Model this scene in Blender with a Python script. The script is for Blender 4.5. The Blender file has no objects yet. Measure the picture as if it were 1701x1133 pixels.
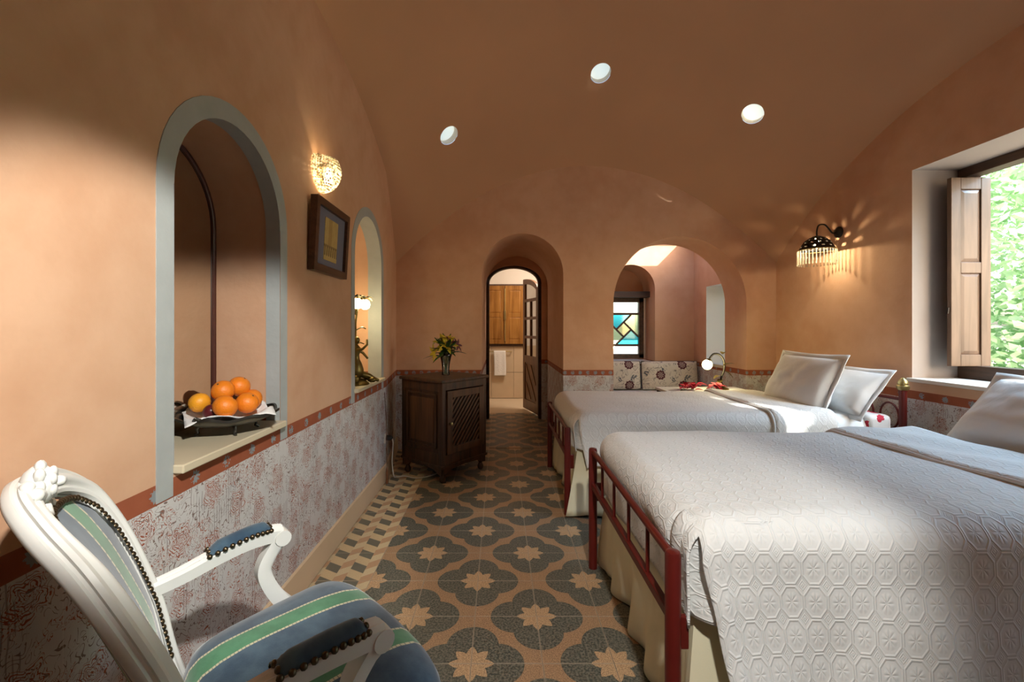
import bpy, math, random
from math import sin, cos, pi, sqrt, radians, atan2, exp
from mathutils import Vector, Matrix, Quaternion
from mathutils.geometry import tessellate_polygon, delaunay_2d_cdt
from mathutils import noise as mnoise

random.seed(7)
C = bpy.context.scene.collection
SC = bpy.context.scene

# ------------------------------------------------------------------ camera
cam_d = bpy.data.cameras.new('camera')
cam = bpy.data.objects.new('camera', cam_d); C.objects.link(cam)
cam.location = (0, 0, 1.2); cam.rotation_euler = (radians(90), 0, 0)
cam_d.sensor_width = 36; cam_d.lens = 725 / 1701 * 36
cam_d.shift_x = 21.5 / 1701; cam_d.shift_y = -21.5 / 1701
cam_d.clip_start = 0.02
SC.camera = cam

# ------------------------------------------------------------------ world, sun, lights, exposure
SC.view_settings.view_transform = 'Standard'; SC.view_settings.look = 'None'
SC.view_settings.gamma = 1; SC.view_settings.use_curve_mapping = False
SC.view_settings.exposure = -0.5
SC.cycles.use_denoising = True
SC.cycles.max_bounces = 10; SC.cycles.diffuse_bounces = 6; SC.cycles.transparent_max_bounces = 12
SC.cycles.caustics_reflective = False; SC.cycles.caustics_refractive = False
SC.cycles.sample_clamp_indirect = 6

w = bpy.data.worlds.new('sky'); SC.world = w; w.use_nodes = True
_n = w.node_tree.nodes; _l = w.node_tree.links
_bg = _n['Background']; _sky = _n.new('ShaderNodeTexSky'); _sky.sky_type = 'NISHITA'
_sky.sun_disc = False; _sky.sun_elevation = radians(32); _sky.sun_rotation = radians(150)
_sky.air_density = 1.0; _sky.dust_density = 3.0
_l.new(_sky.outputs[0], _bg.inputs[0]); _bg.inputs[1].default_value = 1.25


def lamp(name, kind, loc, energy, color, size=None, direction=None, **kw):
    d = bpy.data.lights.new(name, kind); d.energy = energy; d.color = color
    if kind == 'AREA':
        d.shape = 'RECTANGLE'; d.size, d.size_y = size
    elif kind in ('POINT', 'SPOT'):
        d.shadow_soft_size = size or 0.03
    for k, v in kw.items():
        setattr(d, k, v)
    o = bpy.data.objects.new(name, d); C.objects.link(o); o.location = loc
    if direction:
        o.rotation_euler = Vector(direction).to_track_quat('-Z', 'Y').to_euler()
    return o


SUN_DIR = Vector((-0.45, 0.74, -0.46)).normalized()
lamp('sun', 'SUN', (6, -8, 8), 17.0, (1, .95, .86), direction=SUN_DIR, angle=radians(0.6))
# daylight of the open sky falling through the right window from above the lintel
lamp('window_daylight', 'AREA', (3.75, 1.93, 3.0), 260, (.48, .76, 1.0), (2.0, 1.0), (-1, -0.02, -0.85))
# unseen lamp above the camera, split into two spots: armchair wall and near bed
lamp('chair_lamp', 'SPOT', (.22, -.05, 2.08), 290, (1, .96, .88), .035, (-.51, .653, -.575),
     spot_size=radians(42), spot_blend=.42)
lamp('added_bed_spot', 'SPOT', (.30, -.05, 2.08), 225, (1, .98, .92), .05, (.06, .66, -.74),
     spot_size=radians(46), spot_blend=.55)  # second spot added to light the bed foot without reaching the far wall
# lamp in the bathroom
lamp('bathroom_lamp', 'AREA', (.9, 6.3, 2.5), 42, (1, .88, .72), (.5, .5), (-.3, .2, -1))

# ------------------------------------------------------------------ node helpers
class NT:
    def __init__(s, name):
        s.mat = bpy.data.materials.new(name); s.mat.use_nodes = True
        s.t = s.mat.node_tree; s.n = s.t.nodes; s.l = s.t.links
        s.bsdf = s.n['Principled BSDF']; s.out = s.n['Material Output']
    def link(s, a, b):
        if isinstance(a, (int, float)): b.default_value = a
        elif isinstance(a, tuple): b.default_value = a if len(a) == len(b.default_value) else (*a, 1)
        else: s.l.new(a, b)
    def m(s, op, a, b=0.0, c=0.0, clamp=False):
        n = s.n.new('ShaderNodeMath'); n.operation = op; n.use_clamp = clamp
        s.link(a, n.inputs[0]); s.link(b, n.inputs[1])
        if op in ('MULTIPLY_ADD', 'COMPARE', 'SMOOTH_MIN', 'SMOOTH_MAX', 'WRAP', 'PINGPONG'): s.link(c, n.inputs[2])
        return n.outputs[0]
    def add(s, a, b): return s.m('ADD', a, b)
    def sub(s, a, b): return s.m('SUBTRACT', a, b)
    def mul(s, a, b): return s.m('MULTIPLY', a, b)
    def lt(s, a, b): return s.m('LESS_THAN', a, b)
    def gt(s, a, b): return s.m('GREATER_THAN', a, b)
    def step(s, a, lo, hi):     # smooth 0..1 between lo and hi
        n = s.n.new('ShaderNodeMapRange'); n.interpolation_type = 'SMOOTHSTEP'
        s.link(a, n.inputs[0]); n.inputs[1].default_value = lo; n.inputs[2].default_value = hi
        n.inputs[3].default_value = 0; n.inputs[4].default_value = 1
        return n.outputs[0]
    def mix(s, f, a, b):
        n = s.n.new('ShaderNodeMix'); n.data_type = 'RGBA'
        s.link(f, n.inputs[0]); s.link(a, n.inputs[6]); s.link(b, n.inputs[7])
        return n.outputs[2]
    def pos(s):
        g = s.n.new('ShaderNodeNewGeometry'); x = s.n.new('ShaderNodeSeparateXYZ')
        s.l.new(g.outputs['Position'], x.inputs[0]); s.geo = g
        return x.outputs[0], x.outputs[1], x.outputs[2]
    def coord(s, kind='Object'):
        g = s.n.new('ShaderNodeTexCoord'); return g.outputs[kind]
    def sep(s, v):
        x = s.n.new('ShaderNodeSeparateXYZ'); s.l.new(v, x.inputs[0]); return x.outputs[0], x.outputs[1], x.outputs[2]
    def comb(s, x, y, z=0.0):
        n = s.n.new('ShaderNodeCombineXYZ'); s.link(x, n.inputs[0]); s.link(y, n.inputs[1]); s.link(z, n.inputs[2]); return n.outputs[0]
    def noise(s, vec, scale, detail=3, rough=.5, dist=0.0):
        n = s.n.new('ShaderNodeTexNoise'); s.l.new(vec, n.inputs['Vector']); n.inputs['Scale'].default_value = scale
        n.inputs['Detail'].default_value = detail; n.inputs['Roughness'].default_value = rough; n.inputs['Distortion'].default_value = dist
        return n.outputs[0]
    def vor(s, vec, scale, feature='F1', out=0, rand=1.0):
        n = s.n.new('ShaderNodeTexVoronoi'); n.feature = feature; s.l.new(vec, n.inputs['Vector']); n.inputs['Scale'].default_value = scale
        n.inputs['Randomness'].default_value = rand
        return n.outputs[out]
    def mapping(s, vec, scale=(1, 1, 1), rot=(0, 0, 0)):
        n = s.n.new('ShaderNodeMapping'); s.l.new(vec, n.inputs[0]); n.inputs['Scale'].default_value = scale; n.inputs['Rotation'].default_value = rot
        return n.outputs[0]
    def bump(s, h, strength=.3, dist=.01):
        n = s.n.new('ShaderNodeBump'); n.inputs['Strength'].default_value = strength; n.inputs['Distance'].default_value = dist
        s.l.new(h, n.inputs['Height']); s.l.new(n.outputs[0], s.bsdf.inputs['Normal'])
    def base(s, c): s.link(c, s.bsdf.inputs['Base Color'])
    def set(s, **kw):
        for k, v in kw.items():
            s.bsdf.inputs[k.replace('_', ' ')].default_value = v
        return s


def simple(name, col, rough=.6, metal=0.0, var=.12, vscale=8, bump=0.0, bscale=60, spec=.4, **kw):
    t = NT(name); v = t.coord()
    n = t.noise(v, vscale, 4)
    dark = tuple(c * (1 - var) for c in col); light = tuple(min(1, c * (1 + var)) for c in col)
    t.base(t.mix(n, (*dark, 1), (*light, 1)))
    t.set(Roughness=rough, Metallic=metal); t.bsdf.inputs['Specular IOR Level'].default_value = spec
    if bump: t.bump(t.noise(v, bscale, 3), bump, .004)
    for k, x in kw.items(): t.bsdf.inputs[k.replace('_', ' ')].default_value = x
    return t.mat


def wood(name, c1, c2, scale=6, axis=2, rough=.45, ring=1.0):
    t = NT(name); v = t.coord()
    sc = [scale * 5] * 3; sc[axis] = scale * .35
    m = t.mapping(v, tuple(sc))
    n = t.noise(m, 1.0, 5, .6, .6)
    n2 = t.noise(v, 3, 2)
    f = t.step(t.add(t.mul(n, .8), t.mul(n2, .2)), .3, .7)
    t.base(t.mix(f, (*c1, 1), (*c2, 1)))
    t.set(Roughness=rough); t.bump(n, .12, .003)
    return t.mat


def emit(name, col, strength):
    t = NT(name); t.base((*col, 1)); t.bsdf.inputs['Emission Color'].default_value = (*col, 1)
    t.bsdf.inputs['Emission Strength'].default_value = strength
    return t.mat


def clear(name, col, opacity=.25, rough=.05):
    """thin glass: tinted see-through with a glossy skin"""
    t = NT(name); tr = t.n.new('ShaderNodeBsdfTransparent'); tr.inputs[0].default_value = (*col, 1)
    gl = t.n.new('ShaderNodeBsdfGlossy'); gl.inputs['Roughness'].default_value = rough
    mx = t.n.new('ShaderNodeMixShader'); fr = t.n.new('ShaderNodeFresnel'); fr.inputs[0].default_value = 1.45
    f = t.m('ADD', fr.outputs[0], opacity * .3, clamp=True)
    t.l.new(f, mx.inputs[0]); t.l.new(tr.outputs[0], mx.inputs[1]); t.l.new(gl.outputs[0], mx.inputs[2])
    t.l.new(mx.outputs[0], t.out.inputs[0])
    return t.mat


def frosted(name, col):
    t = NT(name); tr = t.n.new('ShaderNodeBsdfTranslucent'); tr.inputs[0].default_value = (*col, 1)
    df = t.n.new('ShaderNodeBsdfDiffuse'); df.inputs[0].default_value = (*col, 1)
    mx = t.n.new('ShaderNodeMixShader'); mx.inputs[0].default_value = .25
    t.l.new(tr.outputs[0], mx.inputs[1]); t.l.new(df.outputs[0], mx.inputs[2]); t.l.new(mx.outputs[0], t.out.inputs[0])
    return t.mat


# ------------------------------------------------------------------ materials
def star8(t, u, v, r0, r1, n=8):
    """mask of an n-pointed star, inner radius r0, outer r1 (hard edge)"""
    r = t.m('SQRT', t.add(t.mul(u, u), t.mul(v, v)))
    a = t.m('ARCTAN2', v, u)
    tri = t.m('PINGPONG', t.mul(a, n / (2 * pi)), .5)       # 0 at a point, .5 between points
    lim = t.sub(r1, t.mul(tri, 2 * (r1 - r0)))
    return t.lt(r, lim)


def make_wall():
    t = NT('painted_plaster_with_stencilled_dado')
    x, y, z = t.pos(); P = t.geo.outputs['Position']
    # plaster
    n1 = t.noise(P, 1.1, 4, .6); n2 = t.noise(P, 9, 4, .6)
    f = t.step(t.add(t.mul(n1, .75), t.mul(n2, .25)), .35, .68)
    plaster = t.mix(f, (.58, .335, .205, 1), (.675, .43, .285, 1))
    # dado print
    s = t.add(x, y)
    p2 = t.comb(s, z)
    base = t.mix(t.noise(P, 5, 3), (.52, .515, .515, 1), (.69, .68, .67, 1))
    warp = t.noise(p2, 7, 2)
    cont = t.m('PINGPONG', t.mul(t.noise(p2, 26, 1.2, .5, .6), 7.5), .5)
    lines = t.lt(cont, .075)
    msk = t.mul(t.gt(t.noise(p2, 9.5, 1), .40), t.gt(t.noise(p2, 70, 2), .44))
    dark1 = t.mul(lines, msk)
    hat = t.lt(t.m('FRACT', t.mul(t.add(s, t.mul(warp, .02)), 85)), .28)
    hm = t.mul(t.gt(t.noise(t.mapping(p2, (1.3, .45, 1)), 9, 1), .57), t.gt(t.noise(t.mapping(p2, (1, .08, 1)), 130, 1), .46))
    dark2 = t.mul(hat, hm)
    # staggered blossoms
    cw, ch = .135, .17
    col = t.m('FLOOR', t.m('DIVIDE', s, cw))
    vz = t.add(t.m('DIVIDE', z, ch), t.mul(col, .5))
    fu = t.mul(t.sub(t.m('FRACT', t.m('DIVIDE', s, cw)), .5), cw)
    fv = t.mul(t.sub(t.m('FRACT', vz), .5), ch)
    wob = t.mul(t.sub(t.noise(p2, 30, 2), .5), .03)
    fu = t.add(fu, wob); fv = t.sub(fv, wob)
    r = t.m('SQRT', t.add(t.mul(fu, fu), t.mul(t.mul(fv, fv), .75)))
    a = t.m('ARCTAN2', fv, fu)
    pet = t.add(t.mul(t.m('SINE', t.mul(a, 5)), .006), t.mul(t.m('SINE', t.mul(a, 11)), .0025))
    rr = t.add(r, pet)
    ring = t.lt(t.m('ABSOLUTE', t.sub(t.m('PINGPONG', rr, .0075), .004)), .0012)
    ring = t.mul(ring, t.lt(rr, .041))
    ring = t.mul(ring, t.gt(t.noise(p2, 60, 2), .38))
    fleck = t.mul(t.lt(t.m('PINGPONG', t.mul(t.noise(p2, 34, 2, .6, .8), 7), .5), .075), t.gt(t.noise(p2, 8, 1), .54))
    dado = t.mix(t.mul(dark1, .85), base, (.15, .085, .065, 1))
    dado = t.mix(t.mul(dark2, .6), dado, (.17, .13, .125, 1))
    dado = t.mix(t.m('MAXIMUM', ring, fleck), dado, (.33, .095, .05, 1))
    seam = t.lt(t.m('FRACT', t.m('DIVIDE', s, .235)), .008)
    dado = t.mix(t.mul(seam, .35), dado, (.8, .78, .75, 1))
    # red band with grey stars
    nrm = t.sep(t.geo.outputs['Normal'])
    ny = t.m('ABSOLUTE', nrm[1])
    fac = t.sub(1.0, t.mul(ny, .5))
    s2 = t.add(y, t.mul(x, 2))
    su = t.mul(t.mul(t.sub(t.m('FRACT', t.m('DIVIDE', t.add(s2, .135), .15)), .5), .15), fac)
    sv = t.sub(z, .757)
    st = star8(t, su, sv, .014, .022, 10)
    band = t.mix(t.noise(P, 14, 3), (.27, .075, .035, 1), (.36, .11, .055, 1))
    band = t.mix(t.mul(st, t.gt(t.noise(P, 90, 2), .42)), band, (.25, .28, .30, 1))
    innic = t.mul(t.lt(x, -.918), t.lt(y, 3.42))
    top = t.add(.785, t.mul(innic, .083))
    c = t.mix(t.lt(z, top), plaster, band)
    c = t.mix(t.lt(z, .73), c, dado)
    t.base(c); t.set(Roughness=.82); t.bsdf.inputs['Specular IOR Level'].default_value = .25
    h = t.add(t.mul(t.noise(P, 6, 3), 1.0), t.mul(t.noise(P, 55, 3), .25))
    t.bump(h, .22, .012)
    return t.mat


TS = .256
def make_tile():
    t = NT('cement_tile_quatrefoil')
    x, y, z = t.pos(); P = t.geo.outputs['Position']
    u = t.m('DIVIDE', t.add(x, .10), TS); v = t.m('DIVIDE', t.sub(y, 2.073), TS)
    p = t.mul(t.add(u, v), .5); q = t.mul(t.sub(u, v), .5)
    p = t.sub(p, t.m('ROUND', p)); q = t.sub(q, t.m('ROUND', q))
    du = t.add(p, q); dv = t.sub(p, q)
    au = t.m('ABSOLUTE', du); av = t.m('ABSOLUTE', dv)
    big = t.m('MAXIMUM', au, av); small = t.m('MINIMUM', au, av)
    bx = t.sub(big, .36)
    lobe = t.lt(t.m('SQRT', t.add(t.mul(bx, bx), t.mul(small, small))), .385)
    core = t.lt(t.add(au, av), .5)
    quat = t.m('MAXIMUM', lobe, core)
    st = star8(t, du, dv, .205, .325, 8)
    sp1 = t.noise(P, 240, 2, .7); sp2 = t.noise(P, 120, 2, .6)
    field = t.mix(t.step(sp1, .40, .62), (.20, .105, .06, 1), (.52, .31, .17, 1))
    field = t.mix(t.mul(t.noise(P, 2.4, 2), .5), field, (.44, .32, .19, 1))
    darkc = t.mix(t.step(sp2, .35, .65), (.055, .06, .05, 1), (.19, .18, .14, 1))
    starc = t.mix(t.step(sp1, .36, .60), (.30, .18, .10, 1), (.62, .42, .24, 1))
    c = t.mix(quat, field, darkc); c = t.mix(st, c, starc)
    # border tiles along the left wall: tumbling lozenges
    bu = t.m('FRACT', t.m('DIVIDE', t.add(x, .612), .128)); bu2 = t.m('DIVIDE', t.add(x, .612), .128)
    bv = t.m('FRACT', t.add(t.m('DIVIDE', y, .128), t.mul(bu, .55)))
    in1 = t.lt(bu, .58); d1 = t.lt(bv, .5)
    bc = t.mix(in1, (.50, .31, .18, 1), (.60, .46, .27, 1))
    bv2 = t.m('FRACT', t.sub(t.m('DIVIDE', y, .128), t.mul(bu, .75)))
    bc = t.mix(t.mul(t.sub(1, in1), t.lt(bv2, .5)), bc, (.62, .50, .31, 1))
    bc = t.mix(t.mul(in1, d1), bc, (.15, .145, .11, 1))
    bc = t.mix(t.mul(t.step(sp1, .55, .7), .35), bc, (.25, .15, .09, 1))
    c = t.mix(t.lt(x, -.612), c, bc)
    # pale worn joints
    ju = t.m('ABSOLUTE', t.sub(u, t.m('ROUND', u))); jv = t.m('ABSOLUTE', t.sub(v, t.m('ROUND', v)))
    jl = t.mul(t.lt(t.m('MINIMUM', ju, jv), .012), .45)
    c = t.mix(jl, c, (.50, .42, .32, 1))
    t.base(c); t.link(t.add(.30, t.mul(sp2, .3)), t.bsdf.inputs['Roughness'])
    t.bump(sp2, .05, .002)
    return t.mat


def make_quilt():
    """white matelasse: raised octagons with a medallion, small lozenges between; uses the cloth's own UV (metres)"""
    t = NT('matelasse_cotton'); uv = t.coord('UV'); U, V, _ = t.sep(uv)
    u = t.m('DIVIDE', U, .063); v = t.m('DIVIDE', V, .088)
    du = t.m('ABSOLUTE', t.sub(u, t.m('ROUND', u))); dv = t.m('ABSOLUTE', t.sub(v, t.m('ROUND', v)))
    diag = t.mul(t.add(du, dv), .70)
    d = t.m('MAXIMUM', t.m('MAXIMUM', du, dv), diag)
    edge = t.m('ABSOLUTE', t.sub(d, .455))
    ridge = t.sub(1.0, t.step(edge, .0, .06))
    r = t.m('SQRT', t.add(t.mul(du, du), t.mul(dv, dv))); a = t.m('ARCTAN2', dv, du)
    pet = t.m('ABSOLUTE', t.m('SINE', t.mul(a, 4)))
    med = t.mul(t.mul(pet, t.sub(1.0, t.step(r, .2, .34))), t.step(r, .03, .1))
    eu = t.sub(.5, du); ev = t.sub(.5, dv)
    sq = t.m('PINGPONG', t.mul(t.add(eu, ev), 1.0), .05)
    sqm = t.lt(t.add(eu, ev), .24)
    weave = t.noise(t.mapping(uv, (1, 1, 1)), 900, 1)
    fold = t.noise(t.mapping(uv, (1, .35, 1)), 7, 3)
    h = t.add(t.add(t.mul(ridge, .8), t.mul(med, .6)), t.add(t.mul(t.mul(sq, sqm), 9), t.mul(weave, .12)))
    h = t.add(h, t.mul(fold, .8))
    t.base(t.mix(t.noise(uv, 3, 3), (.73, .735, .72, 1), (.79, .795, .785, 1)))
    t.set(Roughness=.75); t.bsdf.inputs['Specular IOR Level'].default_value = .3
    t.bsdf.inputs['Sheen Weight'].default_value = .15
    t.bump(h, .55, .0035)
    return t.mat


def cloth(name, col, scale=5, strength=.35, rough=.8, stretch=(1, 1, 1), weave=700):
    t = NT(name); v = t.coord()
    n = t.noise(t.mapping(v, stretch), scale, 4, .55, .6)
    t.base(t.mix(n, (*[c * .95 for c in col], 1), (*[min(1, c * 1.04) for c in col], 1)))
    t.set(Roughness=rough); t.bsdf.inputs['Specular IOR Level'].default_value = .25
    t.bump(t.add(n, t.mul(t.noise(v, weave, 1), .03)), strength, .03)
    return t.mat


def make_stripe():
    """blue velvet with green stripes edged by cream beading; object x runs across the chair"""
    t = NT('striped_velvet'); v = t.coord(); x, y, z = t.sep(v)
    ax = t.m('ABSOLUTE', x)
    k = t.m('ABSOLUTE', t.sub(ax, .108))
    green = t.lt(k, .027)
    line = t.lt(t.m('ABSOLUTE', t.sub(k, .030)), .0034)
    along = t.add(t.add(y, z), 0.0)
    dash = t.gt(t.m('FRACT', t.mul(along, 120)), .28)
    n = t.noise(t.mapping(v, (1, 1, 1)), 14, 4, .6)
    blue = t.mix(t.step(n, .3, .7), (.030, .062, .105, 1), (.065, .115, .165, 1))
    grn = t.mix(t.step(n, .3, .7), (.045, .17, .085, 1), (.085, .26, .14, 1))
    c = t.mix(green, blue, grn)
    c = t.mix(t.mul(line, t.add(.45, t.mul(dash, .55))), c, (.55, .52, .36, 1))
    t.base(c); t.set(Roughness=.85); t.bsdf.inputs['Specular IOR Level'].default_value = .2
    t.bsdf.inputs['Sheen Weight'].default_value = .35
    t.bump(t.noise(v, 400, 2), .15, .002)
    return t.mat


def make_floral_cushion():
    t = NT('maroon_flower_print'); v = t.coord(); x, y, z = t.sep(v)
    p = t.comb(x, z)
    base = t.mix(t.noise(p, 6, 2), (.62, .58, .48, 1), (.74, .71, .62, 1))
    scr = t.lt(t.m('PINGPONG', t.mul(t.noise(p, 9, 2, .5, 1.2), 5), .5), .055)
    c = t.mix(t.mul(scr, .8), base, (.17, .16, .15, 1))
    gm = t.gt(t.noise(p, 8, 2), .62)
    c = t.mix(t.mul(gm, t.gt(t.noise(p, 60, 2), .47)), c, (.12, .14, .16, 1))
    cw, ch = .27, .25
    col = t.m('FLOOR', t.m('DIVIDE', x, cw))
    fu = t.mul(t.sub(t.m('FRACT', t.m('DIVIDE', x, cw)), .5), cw)
    fv = t.mul(t.sub(t.m('FRACT', t.add(t.m('DIVIDE', z, ch), t.mul(col, .5))), .5), ch)
    r = t.m('SQRT', t.add(t.mul(fu, fu), t.mul(fv, fv))); a = t.m('ARCTAN2', fv, fu)
    lim = t.add(.055, t.mul(t.m('SINE', t.mul(a, 9)), .004))
    fl = t.lt(r, lim)
    c = t.mix(fl, c, (.10, .03, .035, 1))
    inner = t.mul(t.lt(r, .036), t.gt(t.m('SINE', t.mul(a, 8)), .1))
    c = t.mix(inner, c, (.45, .38, .33, 1))
    t.base(c); t.set(Roughness=.85)
    return t.mat


def make_rose_sheet():
    t = NT('red_rose_print'); v = t.coord()
    d = t.add(t.vor(v, 6.5), t.mul(t.sub(t.noise(v, 26, 2), .5), .5))
    c = t.mix(t.lt(d, .27), (.78, .76, .74, 1), (.55, .02, .05, 1))
    c = t.mix(t.lt(d, .14), c, (.30, .01, .03, 1))
    t.base(c); t.set(Roughness=.8)
    return t.mat


M = {}
M['wall'] = make_wall()
M['tile'] = make_tile()
M['quilt'] = make_quilt()
M['stripe'] = make_stripe()
M['cushion'] = make_floral_cushion()
M['rose'] = make_rose_sheet()
M['ceiling'] = simple('terracotta_vault_plaster', (.52, .30, .175), .85, var=.10, vscale=1.4, bump=.25, bscale=7, spec=.2)
M['grey'] = simple('grey_blue_limewash', (.40, .43, .43), .85, var=.14, vscale=9, bump=.3, bscale=40)
M['marble'] = simple('cream_marble', (.66, .58, .42), .35, var=.12, vscale=5, spec=.5)
M['skirting'] = simple('cream_skirting', (.62, .47, .31), .6, var=.10, vscale=4, bump=.15, bscale=20)
M['white_plaster'] = simple('white_plaster', (.74, .69, .62), .85, var=.06, vscale=3, bump=.2, bscale=20)
M['limewash'] = simple('fresh_limewash', (.86, .85, .86), .9, var=.03, vscale=3)
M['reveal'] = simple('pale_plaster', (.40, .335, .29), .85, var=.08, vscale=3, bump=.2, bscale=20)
M['paint_white'] = simple('white_gesso_paint', (.72, .73, .71), .42, var=.07, vscale=12, bump=.12, bscale=30)
M['gilt_wear'] = simple('worn_gilt', (.55, .47, .28), .4, var=.2)
M['nail'] = simple('antique_brass', (.10, .075, .045), .35, .9, var=.2)
M['iron_red'] = simple('red_oxide_enamel', (.105, .009, .006), .34, var=.2, vscale=9, spec=.4)
M['iron_dark'] = simple('dark_iron', (.035, .03, .026), .45, .7, var=.25)
M['brass'] = simple('old_brass', (.42, .33, .14), .35, .9, var=.25, vscale=20)
M['bronze'] = simple('gilt_bronze', (.16, .115, .035), .38, .85, var=.35, vscale=25)
M['silver'] = simple('tarnished_silver', (.10, .095, .085), .32, .85, var=.3, vscale=20)
M['cabinet'] = wood('dark_walnut', (.022, .010, .005), (.085, .034, .013), 5, 2, .5)
M['cabinet_light'] = wood('walnut_panel', (.04, .018, .007), (.13, .052, .018), 5, 2, .5)
M['door_wood'] = wood('varnished_cedar', (.10, .040, .013), (.23, .10, .035), 4, 2, .35)
M['shutter'] = wood('oiled_pine', (.085, .045, .024), (.17, .095, .055), 4, 2, .35)
M['amber_wood'] = wood('honey_pine', (.19, .075, .015), (.42, .20, .05), 3, 2, .25)
M['frame_wood'] = wood('brown_window_timber', (.045, .022, .012), (.11, .055, .03), 5, 1, .5)
M['picture_wood'] = wood('mahogany_frame', (.045, .020, .012), (.11, .05, .028), 6, 1, .35)
M['lintel'] = wood('old_beam', (.022, .012, .008), (.06, .03, .018), 5, 0, .7)
M['linen'] = cloth('white_bed_linen', (.77, .78, .78), 4, .30, .8, (1, 1, 1))
M['skirt'] = cloth('cream_bed_skirt', (.72, .66, .47), 5, .35, .85, (1, 1, .3))
M['napkin'] = cloth('white_napkin', (.80, .80, .80), 20, .2)
M['towel'] = cloth('white_towel', (.82, .81, .79), 60, .3, .95)
M['mirror'] = NT('silvered_glass').set(Metallic=1.0, Roughness=.03).mat
M['mirror'].node_tree.nodes['Principled BSDF'].inputs['Base Color'].default_value = (.80, .78, .70, 1)
M['glass_clear'] = clear('clear_glass', (.93, .97, .95), .25)
def _rod():
    t = NT('glass_fringe_rod'); tr = t.n.new('ShaderNodeBsdfTransparent'); tr.inputs[0].default_value = (.85, .82, .74, 1)
    tl = t.n.new('ShaderNodeBsdfTranslucent'); tl.inputs[0].default_value = (.95, .90, .78, 1)
    gl = t.n.new('ShaderNodeBsdfGlossy'); gl.inputs['Roughness'].default_value = .1
    a = t.n.new('ShaderNodeMixShader'); a.inputs[0].default_value = .48; b = t.n.new('ShaderNodeMixShader'); b.inputs[0].default_value = .08
    t.l.new(tr.outputs[0], a.inputs[1]); t.l.new(tl.outputs[0], a.inputs[2]); t.l.new(a.outputs[0], b.inputs[1]); t.l.new(gl.outputs[0], b.inputs[2])
    t.l.new(b.outputs[0], t.out.inputs[0]); return t.mat
M['bead'] = _rod()
def _bead():
    t = NT('lit_crystal_beads'); t.base((.75, .62, .36, 1)); t.set(Roughness=.12)
    v = t.coord(); n = t.step(t.noise(v, 55, 2), .42, .62); x, y, z = t.sep(v)
    t.bsdf.inputs['Emission Color'].default_value = (1, .80, .42, 1)
    t.link(t.add(.12, t.mul(n, t.add(.9, t.mul(t.step(z, .06, -.06), 2.2)))), t.bsdf.inputs['Emission Strength'])
    return t.mat
M['bead_gold'] = _bead()
M['pane_white'] = clear('clear_pane', (.97, .99, .98), .15)
M['pane_blue'] = clear('turquoise_pane', (.25, .84, .95), .15)
M['pane_green'] = clear('pale_green_pane', (.90, 1.0, .80), .15)
M['pane_yellow'] = clear('straw_pane', (1, .98, .72), .15)
M['frost'] = frosted('frosted_skylight_glass', (1, .97, .84))
M['bath_tile'] = simple('beige_wall_tile', (.60, .47, .32), .3, var=.10, vscale=6, spec=.5)
M['bath_floor'] = simple('beige_floor_tile', (.62, .50, .36), .35, var=.06, vscale=3)
M['leaf'] = simple('glossy_leaf', (.035, .085, .02), .45, var=.5, vscale=14)
M['petal_yellow'] = simple('yellow_lily_petal', (.55, .42, .04), .5, var=.3, vscale=20)
M['petal_maroon'] = simple('maroon_petal', (.10, .02, .03), .5, var=.3, vscale=20)
M['petal_red'] = simple('red_bougainvillea_petal', (.55, .015, .05), .55, var=.25, vscale=30)
M['orange'] = simple('orange_peel', (.80, .22, .012), .42, var=.14, vscale=12, bump=.35, bscale=220, spec=.5)
M['orange_pale'] = simple('yellow_orange_peel', (.85, .36, .02), .40, var=.18, vscale=12, bump=.35, bscale=220, spec=.5)
M['plum'] = simple('dark_plum_skin', (.09, .012, .016), .3, var=.4, vscale=12, spec=.5)
M['stem'] = simple('dry_stem', (.10, .075, .03), .8)
M['black'] = simple('black_plastic', (.02, .02, .02), .4)
M['white_cable'] = simple('white_cable', (.62, .60, .56), .5)
M['brown_cord'] = simple('brown_cord', (.15, .07, .035), .7)
M['toggle'] = wood('toggle_wood', (.13, .05, .02), (.24, .10, .045), 9, 2, .4)
M['bulb_warm'] = emit('lit_bulb', (1, .80, .46), 38)
M['globe'] = emit('lit_glass_globe', (1, .90, .52), 9)
M['mat_board'] = simple('slate_blue_mount', (.17, .17, .23), .8, var=.05)
M['ground'] = simple('pale_sandy_ground', (.62, .56, .45), .9, var=.15, vscale=.8)
M['leaf_out'] = None
def _leaf_out():
    t = NT('sunlit_foliage'); v = t.coord()
    n = t.noise(v, .9, 3); n2 = t.noise(v, 7, 2)
    c = t.mix(t.step(n, .35, .65), (.28, .48, .22, 1), (.54, .70, .44, 1))
    c = t.mix(t.step(n2, .5, .75), c, (.78, .86, .72, 1))
    tr = t.n.new('ShaderNodeBsdfTranslucent'); df = t.n.new('ShaderNodeBsdfDiffuse'); mx = t.n.new('ShaderNodeMixShader')
    t.l.new(c, tr.inputs[0]); t.l.new(c, df.inputs[0]); mx.inputs[0].default_value = .6
    t.l.new(tr.outputs[0], mx.inputs[1]); t.l.new(df.outputs[0], mx.inputs[2]); t.l.new(mx.outputs[0], t.out.inputs[0])
    return t.mat
M['leaf_out'] = _leaf_out()
M['bark'] = wood('grey_bark', (.07, .05, .035), (.18, .14, .10), 4, 2, .9)


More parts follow.
